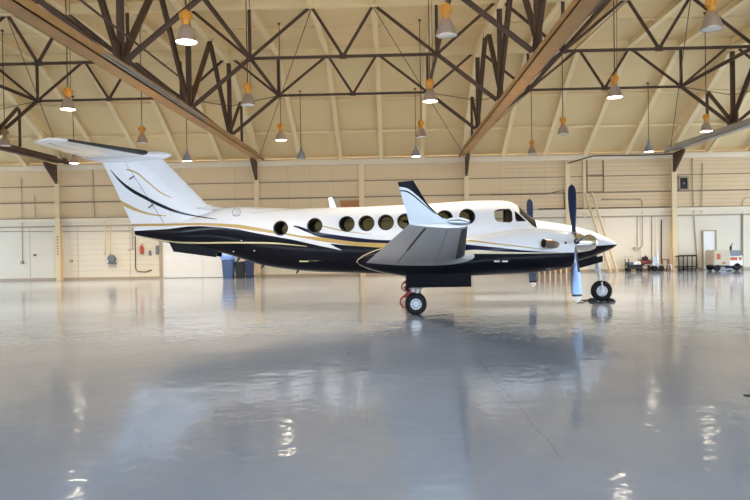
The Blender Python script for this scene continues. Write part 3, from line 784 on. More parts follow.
t_hi = [(322,225.4),(340,229.6),(356,232.2),(372,234.2)]; t_lo = [(322,226.6),(340,230.8),(356,233.1),(372,234.6)]
l_hi = [(137,235.4),(160,239.6),(172,241.2),(184,241.9),(240,241.9),(274,242.5),(290,244),(307,246.2)]; l_lo = [(137,236.6),(160,241.2),(172,242.7),(184,243.5),(240,243.5),(274,244),(290,245.1),(307,246.6)]
m_fus = paint('fuselage_livery', WHITE, [
    (BLACK, None, side(B1)), (WHITE, side(tongueL), side(tongueU)), (NAVY, side(n_lo), side(n_hi)), (GOLD, side(g_lo), side(g_hi)),
    (GOLD, side(t_lo), side(t_hi)), (PALEGOLD, side(l_lo), side(l_hi)),
    (BLACK, side([(172,211.3),(180,213.8),(196,216.8),(207,218.4),(217,219.4)]), side([(172,208.3),(180,211.2),(196,215.3),(207,217.4),(217,219.0)]))], -8, 7, 0, 5)
xs0, xs1 = ftab[0][0], ftab[-1][0]
xs = [xs0 + (xs1-xs0)*i/150 for i in range(150)] + [xs1-.02, xs1-.006, xs1]
xs = sorted(set(xs))
bm = BM(); loft_rings(bm, body_rings(bm, ftab, xs, 72))
fus = link('fuselage', bm, [m_fus], A, True, .9)

# round cabin windows, cut right through both sides
wins = [(280.6,228.1,.19),(314.6,225.6,.195),(346.6,223.9,.2),(366.4,223.2,.2),(385.8,222.3,.2),(405.2,221.2,.2),(425.5,219.6,.2),(445.0,217.9,.2),(467.4,216.5,.2)]
cut = BM(); wpos = []
for px, py, r in wins:
    p = UP(px, py, -hw_at(px)*.99); wpos.append((p.x, p.z, r))
    lathe(cut, [(r, -1.2), (r, 1.2)], (p.x, 0, p.z), 'y', 32, True)
def poly_xz(pts, k=.97):
    return [UP(a, e, -hw_at(a)*k) for a, e in pts]
def rounded(pts, rr=.25, n=5):
    out = []; N_ = len(pts)
    for i in range(N_):
        a, p, e = Vector(pts[i-1]), Vector(pts[i]), Vector(pts[(i+1) % N_])
        d = min((a-p).length, (e-p).length)*rr
        q0, q1 = p+(a-p).normalized()*d, p+(e-p).normalized()*d
        for j in range(n+1):
            t_ = j/n; out.append(q0*(1-t_)**2 + p*2*t_*(1-t_) + q1*t_*t_)
    return out
side_win = [Vector((p.x, 0, p.z)) for p in poly_xz([(494.4,211.0),(499,209.0),(510.5,208.6),(512.7,212),(512.7,220.8),(510,222.6),(497.5,221.8),(495,219)])]
tri_win = [Vector((p.x, 0, p.z)) for p in poly_xz([(515.3,210.4),(526.8,221.2),(515.6,221.6)])]
side_win = rounded(side_win, .3); tri_win = rounded(tri_win, .12, 3)
for poly in (side_win, tri_win): prism(cut, [v + Vector((0, -1.2, 0)) for v in poly], (0, 2.4, 0))
cutter = link('cutter', cut, [m_cabin], A)
boolean_cut(fus, cutter)
fus.data.set_sharp_from_angle(angle=.7)
def surf_y(x, z):
    zt, zb, hw, ex = interp(ftab, x); zc, hh = (zt+zb)/2, (zt-zb)/2
    q = min(1, abs((z-zc)/hh)); return hw*(1-q**ex)**(1/ex)
for x, z, r in wpos:
    for sg in (-1, 1):
        bm = BM(); n = 32
        ra, rb, rc = [], [], []
        for k in range(n):
            cx, cz = math.cos(2*PI*k/n), math.sin(2*PI*k/n)
            def P3(rr, d): xx, zz = x+rr*cx, z+rr*cz; return bm.verts.new((xx, sg*(surf_y(xx, zz)+d), zz))
            ra.append(P3(r*1.02, -.02)); rb.append(P3(r*1.02, .008)); rc.append(P3(r*.86, .004))
        rd = [bm.verts.new((v.co.x, v.co.y-sg*.05, v.co.z)) for v in rc]
        loft_rings(bm, [ra, rb, rc, rd], False)
        rim = link('window_rim', bm, m_boot, fus, True, .6)
        bm = BM(); vs = []
        for k in range(n):
            xx, zz = x+r*.9*math.cos(2*PI*k/n), z+r*.9*math.sin(2*PI*k/n); vs.append(bm.verts.new((xx, sg*(surf_y(x, z)-.03), zz)))
        bm.faces.new(vs); link('window_pane', bm, m_glass, fus)
for poly in (side_win, tri_win):
    for sg in (-1, 1):
        bm = BM(); bm.faces.new([bm.verts.new((v.x, sg*(surf_y(v.x, v.z)-.025), v.z)) for v in poly]); link('cockpit_window', bm, m_glass2, fus)
# window post and seat seen through the cockpit
bm = BM(); p = UP(506, 216, 0); box(bm, p.x-.03, p.x+.04, .25, .33, p.z-.3, p.z+.25); link('window_post', bm, m_cabin, fus)
# crown of the aft emergency window with pale shade half drawn
x, z, r = wpos[0]
bm = BM(); prism(bm, [(x+.05, -surf_y(x, z)+.05, z-.13), (x+.15, -surf_y(x, z)+.05, z-.09), (x+.15, -surf_y(x, z)+.05, z+.09), (x+.03, -surf_y(x, z)+.05, z-.0)], (0, .01, 0)); link('window_shade', bm, mat('tan_shade', (.45, .36, .28), .7), fus)

# windshield panes: patches laid on the nose slope
def skin_patch(name, corners, m, lift=.008, nu=8, nv=8):
    """corners in (x, angle) of the fuselage section; four corners"""
    bm = BM(); g = []
    for i in range(nu+1):
        row = []
        for j in range(nv+1):
            u, v = i/nu, j/nv
            x = (corners[0][0]*(1-u)+corners[1][0]*u)*(1-v) + (corners[3][0]*(1-u)+corners[2][0]*u)*v
            an = (corners[0][1]*(1-u)+corners[1][1]*u)*(1-v) + (corners[3][1]*(1-u)+corners[2][1]*u)*v
            zt, zb, hw, ex = interp(ftab, x); zc, hh = (zt+zb)/2, (zt-zb)/2
            cy, sz = math.cos(an), math.sin(an)
            row.append(bm.verts.new((x + lift*.5, (hw+lift)*sgnpow(cy, 2/ex), zc + (hh+lift)*sgnpow(sz, 2/ex))))
        g.append(row)
    for i in range(nu):
        for j in range(nv): bm.faces.new((g[i][j], g[i+1][j], g[i+1][j+1], g[i][j+1]))
    return link(name, bm, m, fus, True)
xa, xb = UP(516.3, 207, 0).x, UP(532.6, 219, 0).x
skin_patch('windshield', [(xa, PI/2+.06), (xb, PI/2+.06), (xb, PI/2+.98), (xa, PI/2+.86)], m_wind)
skin_patch('windshield', [(xa, PI/2-.06), (xb, PI/2-.06), (xb, PI/2-.98), (xa, PI/2-.86)], m_wind)

# tail
AY = Vector((0, 1, 0))
m_tail = paint('tail_livery', WHITE, [
    (BLACK, [(p.x, p.z) for p in (UP(*q) for q in [(110.5,170.3),(121,183),(132,192),(145,199),(164,208.2),(180,213.6),(196,216.6),(216,219.2)])],
            [(p.x, p.z) for p in (UP(*q) for q in [(110.5,169.4),(121,180),(132,188.2),(145,195.4),(164,204.8),(180,211.2),(196,215.3),(216,218.8)])]),
    (GOLD, [(p.x, p.z) for p in (UP(*q) for q in [(127,170.2),(137,173.8),(148,182.4),(164,194.8),(174,198.6)])],
           [(p.x, p.z) for p in (UP(*q) for q in [(127,169.0),(137,171.8),(148,180.4),(164,193.2),(174,198.0)])]),
    (GOLD, [(p.x, p.z) for p in (UP(*q) for q in [(116,201.8),(129,208.5),(141.6,212.8),(156,215.8),(168,216.4)])],
           [(p.x, p.z) for p in (UP(*q) for q in [(116,197.8),(129,204.6),(141.6,210.4),(156,214.3),(168,215.6)])]),
    (GOLD, [(p.x, p.z) for p in (UP(*q) for q in [(125,226.4),(175,225.9)])], [(p.x, p.z) for p in (UP(*q) for q in [(125,224.0),(175,223.4)])]),
    (BLACK, None, [(p.x, p.z) for p in (UP(*q) for q in [(110,231.3),(180,228.5)])]),
    ], -8, -4, 1, 5)
def fin_secs(lo, hi, n=12):
    out = []
    for i in range(n+1):
        t_ = i/n; LE = UP(*lo[0]).lerp(UP(*hi[0]), t_); TE = UP(*lo[1]).lerp(UP(*hi[1]), t_)
        out.append((LE, TE, .10-.01*t_, AY))
    return out
UH = .36
lo, hi = ((226,224),(131.6,224.5)), ((163.5,160),(101.2,159.8))
hl, hh_ = (166, 224), (124.5, 159.8)
# the hinge fraction differs a little from base to top, so fin and rudder get their own sections
def fin_part(name, top_lo, top_hi, u_of, mats):
    bm = BM(); rings = []; n = 12; nn = 10
    for i in range(n+1):
        t_ = i/n; LE = UP(*lo[0]).lerp(UP(*hi[0]), t_); TE = UP(*lo[1]).lerp(UP(*hi[1]), t_); H = UP(*hl).lerp(UP(*hh_), t_)
        uh = (LE-H).length/(LE-TE).length; ch = (TE-LE).length
        ua, ub = u_of(uh)
        us = [ua+(ub-ua)*(1-math.cos(PI*k/nn))/2 for k in range(nn+1)]
        tk = .10
        ring = [LE.lerp(TE, u)+AY*naca(u, tk)*ch for u in reversed(us)] + [LE.lerp(TE, u)-AY*naca(u, tk)*ch for u in (us if ua > 0 else us[1:])]
        rings.append([bm.verts.new(p) for p in ring])
    loft_rings(bm, rings); return link(name, bm, mats, A, True, .7)
fin = fin_part('vertical_fin', 0, 0, lambda u: (0, u-.004), m_tail)
rud = fin_part('rudder', 0, 0, lambda u: (u+.004, .995), m_tail)
# rudder base and trim tab actuator
bm = BM(); p = UP(133, 188, -.10); 
for q in ((134, 176), (153, 204.5)):
    a = UP(q[0], q[1], -.13); bar(bm, a, a+Vector((-.12, -.03, -.09)), .03)
link('hinge_arm', bm, m_boot, rud)
bm = BM(); prism(bm, [UP(a, e, -.001)+Vector((0, -.0, 0)) for a, e in [(134.5,222.5),(146,222.5),(140,212)]], (0, .002, 0))
bm.free()
# dorsal fillet in front of the fin
bm = BM(); rings = []
for i in range(13):
    t_ = i/12; a = UP(198+t_*52, 200.5+6.9*min(1, t_*2.2)**.6, 0); b_ = UP(198+t_*52, 209.5, 0); w_ = .07*(1-t_)+.01
    rings.append([bm.verts.new(v) for v in ((a.x, 0, a.z), (a.x, w_*.7, (a.z*2+b_.z)/3), (a.x, w_*1.6, b_.z), (a.x, -w_*1.6, b_.z), (a.x, -w_*.7, (a.z*2+b_.z)/3))])
loft_rings(bm, rings); link('dorsal_fillet', bm, m_white, A, True, 1.2)
# bullet fairing and stabilizers
brow = [(82.5,157.0,158.2,.02),(90,154.8,160.2,.08),(103,153.6,162.4,.13),(125,152.2,162.6,.16),(148,151.2,161.6,.16),(160,151.3,160.4,.13),(168,152.6,157.6,.07),(171.2,154.6,155.4,.012)]
bt = []
for px, a, e, w_ in brow:
    p, q = UP(px, a), UP(px, e); bt.append((p.x, p.z, q.z, w_, 2.0))
bm = BM(); loft_rings(bm, body_rings(bm, bt, [bt[0][0]+(bt[-1][0]-bt[0][0])*i/40 for i in range(41)], 28)); link('bullet_fairing', bm, m_white, A, True, .9)
m_stab = mat('stabilizer_white', (.88, .86, .82), .3, coat=.7)
def mir(v, sg): return Vector((v.x, v.y*sg, v.z))
rLE, rTE = UP(150.5, 152.8, -.05), UP(83, 157.4, -.05)
tLE, tTE = UP(60, 138.4, -2.72), UP(34, 142.8, -2.78)
eLE, eTE = UP(47, 138.0, -2.84), UP(33.5, 142.4, -2.84)
for sg in (1, -1):
    bm = BM()
    secs = [(mir(rLE.lerp(tLE, k/8), sg), mir(rTE.lerp(tTE, k/8), sg), .10) for k in range(9)] + [(mir(eLE, sg), mir(eTE, sg), .05)]
    foil_loft(bm, secs, 0, 1); st = link('horizontal_stabilizer', bm, m_stab, A, True, .7)
    bm = BM(); secs = [(mir(rLE.lerp(tLE, k/8), sg), mir(rTE.lerp(tTE, k/8), sg), .10) for k in (0.3, 2, 4, 6, 7.35)]
    foil_loft(bm, secs, 0, .07, grow=.006); link('deice_boot', bm, m_boot, st, True, .7)
    bm = BM()
    a, e = rLE.lerp(rTE, .66), tLE.lerp(tTE, .60)
    for f0, f1 in ((.05, .95),):
        p, q = mir(a.lerp(e, f0), sg), mir(a.lerp(e, f1), sg); bar(bm, p-Vector((0, 0, .052)), q-Vector((0, 0, .027)), .012, .012)
    link('elevator_gap', bm, m_pipe, st)
# ventral strakes
for sg in (1, -1):
    pts = [UP(a, e, -.22) for a, e in [(169.4,241.8),(174.3,251.6),(216.5,257.2),(217.8,251.0),(205,247.2)]]
    bm = BM(); prism(bm, [Vector((p.x, sg*(p.y-.02), p.z)) for p in pts], (0, sg*-.035, 0)); link('ventral_strake', bm, m_black, A)

# wings
NL = 2.6                                    # lateral station of the nacelles
gLE, gTE = UP(477, 256.3, -3.0), UP(366, 262.6, -3.0)
iLE, iTE = UP(464.5, 255.0, -3.28), UP(368, 261.2, -3.28)
oLE, oTE = UP(467.5, 224.6, -8.45), UP(409, 224.4, -8.45)
cLE = Vector((gLE.x+.08, -2.6, gLE.z-.03)); cTE = Vector((gTE.x, -2.6, gTE.z-.02))
wLE = Vector((gLE.x+.10, -.3, gLE.z-.16)); wTE = Vector((gTE.x-.02, -.3, gTE.z-.14))
m_wing = mat('wing_white', (.86, .86, .86), .3, coat=.6)
lx = lambda pts, lat: [(p.x, p.z) for p in (UP(a, e, lat) for a, e in pts)]
m_wlet = paint('winglet_livery', (.66, .72, .78), [
    (BLACK, lx([(396,186.8),(403,187.6),(408,189),(415,194),(421,199.2),(431,209.5),(444,219)], -8.55), None),
    (BLACK, lx([(398,191.4),(406,192.2),(412,195.5),(418,200.2),(427,207.6),(436,214.6)], -8.55), lx([(398,190.2),(406,190.8),(412,193.8),(418,198.6),(427,206.4),(436,214.0)], -8.55))],
    -1.5, 2.0, 1, 4)
for sg in (1, -1):
    def SEC(l, t_, th): return (mir(l, sg), mir(t_, sg), th)
    secs = [SEC(wLE, wTE, .15), SEC(cLE, cTE, .15), SEC(gLE, gTE, .135), SEC(gLE.lerp(iLE, .6), gTE.lerp(iTE, .6), .13)] + [SEC(iLE.lerp(oLE, k/8), iTE.lerp(oTE, k/8), .13-.01*k/8) for k in range(9)]
    bm = BM(); foil_loft(bm, secs, 0, 1, 18); wg = link('wing', bm, m_wing, A, True, .7)
    bm = BM(); secs = [SEC(iLE.lerp(oLE, k), iTE.lerp(oTE, k), .13-.01*k) for k in (.06, .3, .6, .955)]
    foil_loft(bm, secs, 0, .10, 8, grow=.005); link('deice_boot', bm, m_boot, wg, True, .7)
    # flap and aileron gaps on the underside
    def under(k, u, d=.004):
        l, t_ = iLE.lerp(oLE, k), iTE.lerp(oTE, k); ch = (t_-l).length
        return mir(l.lerp(t_, u) - Vector((0, 0, naca(u, .13-.01*k)*ch + d)), sg)
    for k0, k1, nm_ in ((.02, .42, 'flap_gap'), (.45, .97, 'aileron_gap')):
        bm = BM(); bar(bm, under(k0, .70), under(k1, .70), .032 if nm_ == 'aileron_gap' else .018, .01); link(nm_, bm, m_boot if nm_ == 'aileron_gap' else m_gry, wg)
    bm = BM()
    for k in (.25, .62):
        for u0_, u1_ in ((.1, .68),): bar(bm, under(k, u0_, .0), under(k, u1_, .0), .010, .006)
    bar(bm, under(.0, .30, 0), under(.97, .33, 0), .010, .006); link('panel_seam', bm, m_gry, wg)
    # winglet
    bm = BM(); ws = []
    base_LE, base_TE = UP(452, 222.6, -8.45), UP(409.5, 225, -8.45)
    mid_LE, mid_TE = UP(437.5, 214, -8.50), UP(406.8, 214, -8.50)
    m2_LE, m2_TE = UP(427, 203, -8.54), UP(403.6, 203, -8.54)
    t_LE, t_TE = UP(413.2, 180.4, -8.62), UP(397.6, 182, -8.62)
    upn = Vector((0, 1, 0))
    for l, t_, th in ((base_LE, base_TE, .09), (mid_LE, mid_TE, .085), (m2_LE, m2_TE, .08), (m2_LE.lerp(t_LE, .5), m2_TE.lerp(t_TE, .5), .08), (t_LE, t_TE, .07)):
        ws.append((mir(l, sg), mir(t_, sg), th, upn))
    foil_loft(bm, ws, 0, 1, 12); link('winglet', bm, m_wlet, wg, True, .7)
    # tip light lens with white cap
    a, e = UP(447, 222.4, -8.46), UP(470, 223.6, -8.46)
    bm = BM(); d = e-a; rr = [.012, .03, .042, .045, .04, .028, .008]
    pts = [mir(a + d*(i/6) + Vector((0, -.02, .012*math.sin(PI*i/6))), sg) for i in range(7)]; tube(bm, pts, rr, 12); link('tip_light', bm, m_glint, wg, True)
    bm = BM(); pts = [mir(a + d*(i/6) + Vector((0, -.005, .035+.012*math.sin(PI*i/6))), sg) for i in range(7)]; tube(bm, pts, [.012, .026, .032, .034, .032, .024, .008], 12); link('tip_cap', bm, m_white, wg, True)

# nacelles
nrow = [(355.8,261.4,262.4,.015),(359,259.0,264.6,.10),(366,256.0,268.0,.19),(376,253.0,271.2,.28),(390,250.6,274.2,.36),(410,248.5,276.4,.42),(432,245.5,277.2,.45),(452,241.5,276.8,.46),(470,237.6,276.0,.455),
        (490,233.4,275.0,.45),(510,230.4,274.2,.44),(526,229.0,273.2,.43),(541,228.8,272.0,.42),(556,230.3,270.3,.395),(566,231.6,268.6,.36),(572.4,233.0,267.0,.315)]
ntab = []
for px, a, e, w_ in nrow:
    p, q = UP(px, a, -NL-.15), UP(px, e, -NL-.15); ntab.append((p.x, p.z, q.z, w_, 2.5))
def nside(pts):
    out = []
    for a, e in pts:
        x = UP(a, e, -NL-.4).x; w_ = interp(ntab, x)[2]; p = UP(a, e, -NL-w_*.97); out.append((p.x, p.z))
    return out
CREAM = (.70, .62, .46)
m_nac = paint('nacelle_livery', WHITE, [
    (BLACK, None, nside([(340,253.5),(465,253.7),(530,253.6),(560,253.0),(576,252.4)])),
    (CREAM, nside([(465,253.7),(530,253.6),(560,253.0),(573,252.4)]), nside([(465,249.6),(472,249.9),(497,251.3),(530,252.5),(560,252.6),(573,252.2)])),
    (NAVY, nside([(455,252.5),(468,250.2),(472,249.9),(497,251.3),(530,252.3),(560,252.4)]), nside([(455,243.2),(465,244.2),(481,245.9),(497.6,247.5),(530,250.8),(560,252.2)])),
    (GOLD, nside([(455,240.6),(465,241.0),(497,244.6),(530,248.2),(545,250)]), nside([(455,238.8),(465,239.3),(497,243.2),(530,247.2),(545,249.4)])),
    (BLACK, None, nside([(340,270),(357,257.0),(366,252),(384,247),(405,246),(452,252.5),(458,254)]))],
    -2, 5, 0, 3)
prop_c = UP(574.6, 242.8, -NL)
for sg in (1, -1):
    bm = BM(); n0, n1 = ntab[0][0], ntab[-1][0]
    loft_rings(bm, body_rings(bm, ntab, [n0+(n1-n0)*i/90 for i in range(91)], 48, -NL*sg))
    nac = link('nacelle', bm, m_nac, A, True, .8)
    # chin inlet
    c0 = UP(571, 261.5, -NL)
    bm = BM(); rings = []
    for dx, w_, h_ in ((-.05, .23, .12), (.03, .23, .115), (.045, .215, .10), (.03, .195, .085), (-.12, .17, .07)):
        rings.append([bm.verts.new((c0.x+dx, -NL*sg + w_*sgnpow(math.cos(2*PI*k/24), .8), c0.z+h_*sgnpow(math.sin(2*PI*k/24), .8))) for k in range(24)])
    loft_rings(bm, rings, False); link('inlet_lip', bm, m_chrome, nac, True)
    # exhaust stacks
    for s2 in (-1, 1):
        a = UP(559, 245, -NL-.30)
        pts = [(559, 245.2, -.28), (554, 244.4, -.42), (549, 243.8, -.50), (543.5, 243.2, -.56)]
        P4 = []
        for px, py, l in pts:
            p = UP(px, py, -NL+l); P4.append(Vector((p.x, -NL*sg + s2*l*-1, p.z)))
        bm = BM(); tube(bm, P4, [.05, .088, .10, .098], 16, False); ex = link('exhaust_stack', bm, m_exh, nac, True)
        q = P4[-1]; dd = (P4[-1]-P4[-2]).normalized(); bm = BM(); tube(bm, [q-dd*.02, q-dd*.015], .095, 16); ob = link('exhaust_mouth', bm, m_dark, nac)
    bm = BM(); p = UP(565.6, 242.9, -NL-.37); lathe(bm, [(0, -.02), (.025, -.02), (.025, .05), (0, .05)], (p.x, -(NL+.355)*sg, p.z), 'y', 12); link('cowl_port', bm, m_dark, nac)
    for px in (497, 505):
        p = UP(px, 261.3, -NL-.46); bm = BM(); yy = -(NL+.447)*sg; box(bm, p.x-.06, p.x+.06, min(yy, yy-.02*sg), max(yy, yy-.02*sg), p.z-.016, p.z+.016); link('placard', bm, m_lab, nac)
    # pinstripe round the pointed tail of the nacelle
    bm = BM(); pts = []
    for px, py in [(386,247.6),(378,249.6),(370,252.6),(363,256.0),(358.5,259.2),(357,261.8),(360,264.8),(368,268.6),(380,271.8),(394,274.2),(406,275.8)]:
        l = -NL-.10; p = UP(px, py, l)
        for _ in range(3):
            w_ = interp(ntab, p.x); zc, hz = (w_[0]+w_[1])/2, (w_[0]-w_[1])/2; q = min(.995, abs((p.z-zc)/max(hz, .01)))
            l = -NL - w_[2]*(1-q**2.5)**(1/2.5) - .006; p = UP(px, py, l)
        pts.append(mir(p, sg))
    tube(bm, pts, .012, 6); link('pinstripe', bm, mat('pinstripe_cream', (.62, .52, .36), .35, metal=.2), nac, True)
    # gear door hanging beside the wheels
    a, e = UP(406, 276.3, -NL-.32), UP(471.3, 286.8, -NL-.32)
    bm = BM(); box(bm, a.x, e.x, -.015, .015, e.z, a.z+.06); o = link('gear_door', bm, m_black, nac); o.location = (0, -(NL+.32)*sg, 0)
    bm = BM(); box(bm, a.x, e.x, -.015, .015, e.z, a.z+.06); o = link('gear_door', bm, m_black, nac); o.location = (0, -(NL-.32)*sg, 0)
    # propeller
    pc = Vector((prop_c.x, -NL*sg, prop_c.z))
    sp_ = UP(598.3, 244, -NL).x - pc.x
    bm = BM(); lathe(bm, [(0, -.05), (.20, -.05), (.215, -.03), (.215, .05), (.212, .14), (.20, .25), (.175, .36), (.14, .44), (.09, sp_-.05), (.05, sp_-.015), (0, sp_)], (0, 0, 0), 'x', 36)
    pr = link('propeller', bm, m_chrome, A, True, .9); pr.location = pc
    for kb in range(4):
        bm = BM(); nr = 26; na = 12; rings = []
        for i in range(nr+1):
            r_ = .17 + (1.325-.17)*i/nr; f = i/nr
            ch = interp([(0, .085), (.12, .095), (.3, .155), (.5, .20), (.75, .218), (.9, .195), (.96, .14), (.99, .075), (1, .02)], f)[0]
            th = interp([(0, .04), (.2, .028), (.6, .014), (1, .006)], f)[0]; tw = .42 + .12*(1-f); ch *= 1.08
            ring = []
            for k in range(na):
                an = 2*PI*k/na; cx, cy = math.cos(an)*ch/2 - .01*math.sin(PI*f), math.sin(an)*th
                ring.append(bm.verts.new((cx*math.cos(tw)-cy*math.sin(tw), cx*math.sin(tw)+cy*math.cos(tw), r_)))
            rings.append(ring)
        loft_rings(bm, rings)
        bm.normal_update()
        for f_ in bm.faces:
            cc = f_.calc_center_median(); tw = .42 + .12*(1-(cc.z-.17)/1.155); cc = Vector((cc.x*math.cos(tw)+cc.y*math.sin(tw), -cc.x*math.sin(tw)+cc.y*math.cos(tw), cc.z))
            if cc.y < 0.0: f_.material_index = 0
            else:
                f_.material_index = 1
                if cc.z > 1.19: f_.material_index = 2
                if 1.16 < cc.z <= 1.19: f_.material_index = 3
                if cc.z < .68 and cc.x > .02: f_.material_index = 3
        o = link('blade', bm, [m_blade_navy, m_blade_metal, m_lab, m_boot], pr, True, .9)
        o.rotation_euler = (kb*PI/2-.14, 0, 0)
        o.location = (.0, 0, 0)
        bm = BM(); lathe(bm, [(.06, .14), (.065, .20), (.058, .24), (0, .24)], (0, 0, 0), 'z', 16); ho = link('blade_root', bm, m_dark if kb % 2 else m_gry, pr, True); ho.rotation_euler = (kb*PI/2-.14, 0, 0)

def wheel_parts(parent, cx, cy, R, w_, nspoke, side_=-1):
    bm = BM(); lathe(bm, [(R*.52, -w_*.42), (R*.60, -w_*.48), (R*.82, -w_*.5), (R*.94, -w_*.38), (R*.995, -w_*.18), (R, 0), (R*.995, w_*.18), (R*.94, w_*.38), (R*.82, w_*.5), (R*.60, w_*.48), (R*.52, w_*.42)], (cx, cy, R), 'y', 40)
    for g_ in (-.12, .12): pass
    link('tire', bm, m_tire, parent, True, .8)
    bm = BM(); h_ = w_*.40
    lathe(bm, [(R*.54, -h_), (R*.50, -h_*1.04), (R*.44, -h_*.80), (R*.40, -h_*.55), (R*.2, -h_*.5), (R*.18, -h_*1.15), (R*.12, -h_*1.25), (0, -h_*1.25)], (cx, cy, R), 'y', 32)
    lathe(bm, [(R*.54, h_), (R*.50, h_*1.04), (R*.44, h_*.80), (R*.40, h_*.55), (R*.2, h_*.5), (R*.18, h_*1.15), (0, h_*1.15)], (cx, cy, R), 'y', 32)
    for k in range(nspoke):
        an = 2*PI*k/nspoke
        bar(bm, (cx+R*.15*math.cos(an), cy-h_*.75, R+R*.15*math.sin(an)), (cx+R*.45*math.cos(an), cy-h_*.75, R+R*.45*math.sin(an)), R*.09, h_*.6)
    link('wheel_hub', bm, m_hub, parent, True, .5)
    bm = BM()
    for k in range(nspoke):
        an = 2*PI*(k+.5)/nspoke; lathe(bm, [(0, 0), (R*.075, 0), (R*.075, -.006), (0, -.006)], (cx+R*.32*math.cos(an), cy-h_*.52, R+R*.32*math.sin(an)), 'y', 10)
    link('wheel_slots', bm, m_dark, parent)

# main gear, near and far
mw = UP(416, 304.6, -NL-.14); MR = .242
for sg in (1, -1):
    cy = -NL*sg; x = mw.x
    bm = BM()
    tube(bm, [(x+.10, cy, 1.05), (x+.04, cy, .50)], .055, 14); tube(bm, [(x+.04, cy, .52), (x+.0, cy, .24)], .036, 12); tube(bm, [(x, cy-.2, MR), (x, cy+.2, MR)], .03, 10)
    g = link('main_landing_gear', bm, m_strut, A, True, .6)
    for yy in (-.14, .14): wheel_parts(g, x, cy+yy, MR, .165, 8)
    bm = BM()
    for yy in (-.04, .04):
        bar(bm, (x-.02, cy+yy, .56), (x-.19, cy+yy, .44), .035); bar(bm, (x-.19, cy+yy, .44), (x-.05, cy+yy, .28), .035)
    link('torque_link', bm, m_strut, g)
    bm = BM(); bar(bm, (x-.05, cy, .50), (x-.16, cy, .90), .05); link('side_brace', bm, m_strut, g)
    bm = BM(); bar(bm, (x+.08, cy+.06, .55), (x+.55, cy+.06, .85), .04); link('drag_brace', bm, m_strut, g)
    bm = BM()
    tube(bm, [(x-.05, cy-.10, .72), (x-.27, cy-.10, .60), (x-.17, cy-.10, .50), (x-.33, cy-.10, .36), (x-.35, cy-.10, .24), (x-.26, cy-.09, .16), (x-.03, cy-.08, .20)], .022, 8)
    tube(bm, [(x-.02, cy-.07, .70), (x-.15, cy-.09, .58), (x-.10, cy-.09, .50), (x-.25, cy-.09, .38)], .022, 8); link('brake_hose', bm, m_red, g, True)
    bm = BM(); box(bm, x-.16, x-.04, cy-.08, cy+.08, .60, .74); link('brake_valve', bm, m_blk, g)
# nose gear
nw = UP(601.4, 291.6, 0); NR = .272
pt = UP(599.5, 263, 0)
bm = BM()
tube(bm, [(pt.x-.05, 0, pt.z+.05), (nw.x-.07, 0, .74)], .06, 14); tube(bm, [(nw.x-.07, 0, .76), (nw.x-.015, 0, .46)], .038, 12)
tube(bm, [(nw.x-.015, 0, .47), (nw.x-.02, -.13, .50), (nw.x, -.135, .27)], .022, 8); tube(bm, [(nw.x-.015, 0, .47), (nw.x-.02, .13, .50), (nw.x, .135, .27)], .022, 8); tube(bm, [(nw.x, -.15, NR), (nw.x, .15, NR)], .028, 10)
ng = link('nose_landing_gear', bm, m_strut, A, True, .6)
wheel_parts(ng, nw.x, 0, NR, .17, 10)
bm = BM()
for yy in (-.05, .05): bar(bm, (nw.x-.05, yy, .80), (nw.x+.13, yy, .66), .03); bar(bm, (nw.x+.13, yy, .66), (nw.x-.01, yy, .50), .03)
bar(bm, (nw.x-.10, -.07, .86), (nw.x+.06, -.07, .86), .03); link('torque_link', bm, m_strut, ng)
bm = BM(); bar(bm, (nw.x-.06, .03, .78), (nw.x-.5, .03, 1.05), .04); link('drag_brace', bm, m_strut, ng)
for sg in (1, -1):
    pts = [UP(a, e, -.27) for a, e in [(577.5,261.2),(602.9,255.6),(602.9,261.8),(577.5,268.8)]]
    bm = BM(); prism(bm, [Vector((p.x, sg*p.y, p.z)) for p in pts], (0, sg*.03, 0)); link('gear_door', bm, m_black, ng)
# antennas, emblem, placards
pts = [UP(a, e, -.02) for a, e in [(328.2,197.6),(332.0,197.2),(337.2,208.6),(330.2,209.4)]]
bm = BM(); prism(bm, pts, (0, .04, 0)); link('blade_antenna', bm, m_white, A)
for px, py, l in ((262.5, 265, .24), (297.5, 270, .2), (238, 258.5, .2)):
    p = UP(px, py, 0); bm = BM(); prism(bm, [(p.x, -.01, p.z+.03), (p.x+.10, -.01, p.z+.03), (p.x-.01, -.01, p.z-.09), (p.x-.05, -.01, p.z-.09)], (0, .02, 0)); link('belly_antenna', bm, m_boot, A)
def on_side(px, py, d=.004):
    p = UP(px, py, -hw_at(px)*.9)
    for _ in range(4): p = UP(px, py, -surf_y(p.x, p.z)-d)
    return p
bm = BM(); c0 = (236.4, 212.2); R_ = 4.0
tube(bm, [on_side(c0[0]+R_*math.cos(a*PI/14), c0[1]+R_*math.sin(a*PI/14), .002) for a in range(29)], .007, 5, False)
for path in ([(-1.4,-2.6),(-1.2,2.8)], [(-1.4,-2.4),(1.6,-1.0),(2.3,1.0),(.6,1.9),(-1.2,1.6)], [(-3.6,3.6),(-1.5,3.0),(0,3.8),(2,3.0),(3.6,3.8)]):
    tube(bm, [on_side(c0[0]+a, c0[1]+e, .002) for a, e in path], .006, 5)
link('emblem', bm, m_gry, A)
for a, e, y_, m_ in ((299.5, 308.5, 261.3, m_yellow),):
    p, q = on_side(a, y_), on_side(e, y_); bm = BM(); bar(bm, p, q, .02, .03); link('placard', bm, m_, A)
for a, y_ in ((241.5, 240.5), (233.5, 251.6), (254.5, 250.8)):
    p = on_side(a, y_); bm = BM(); lathe(bm, [(0, .02), (.012, .01), (.015, -.015), (0, -.02)], p, 'y', 10); link('beacon_stud', bm, m_lab, A)
# faint dorsal seam
bm = BM(); tube(bm, [on_side(250+k*9, 213.3-k*.85, -.001) for k in range(7)], .006, 5); link('skin_seam', bm, m_pipe, A)
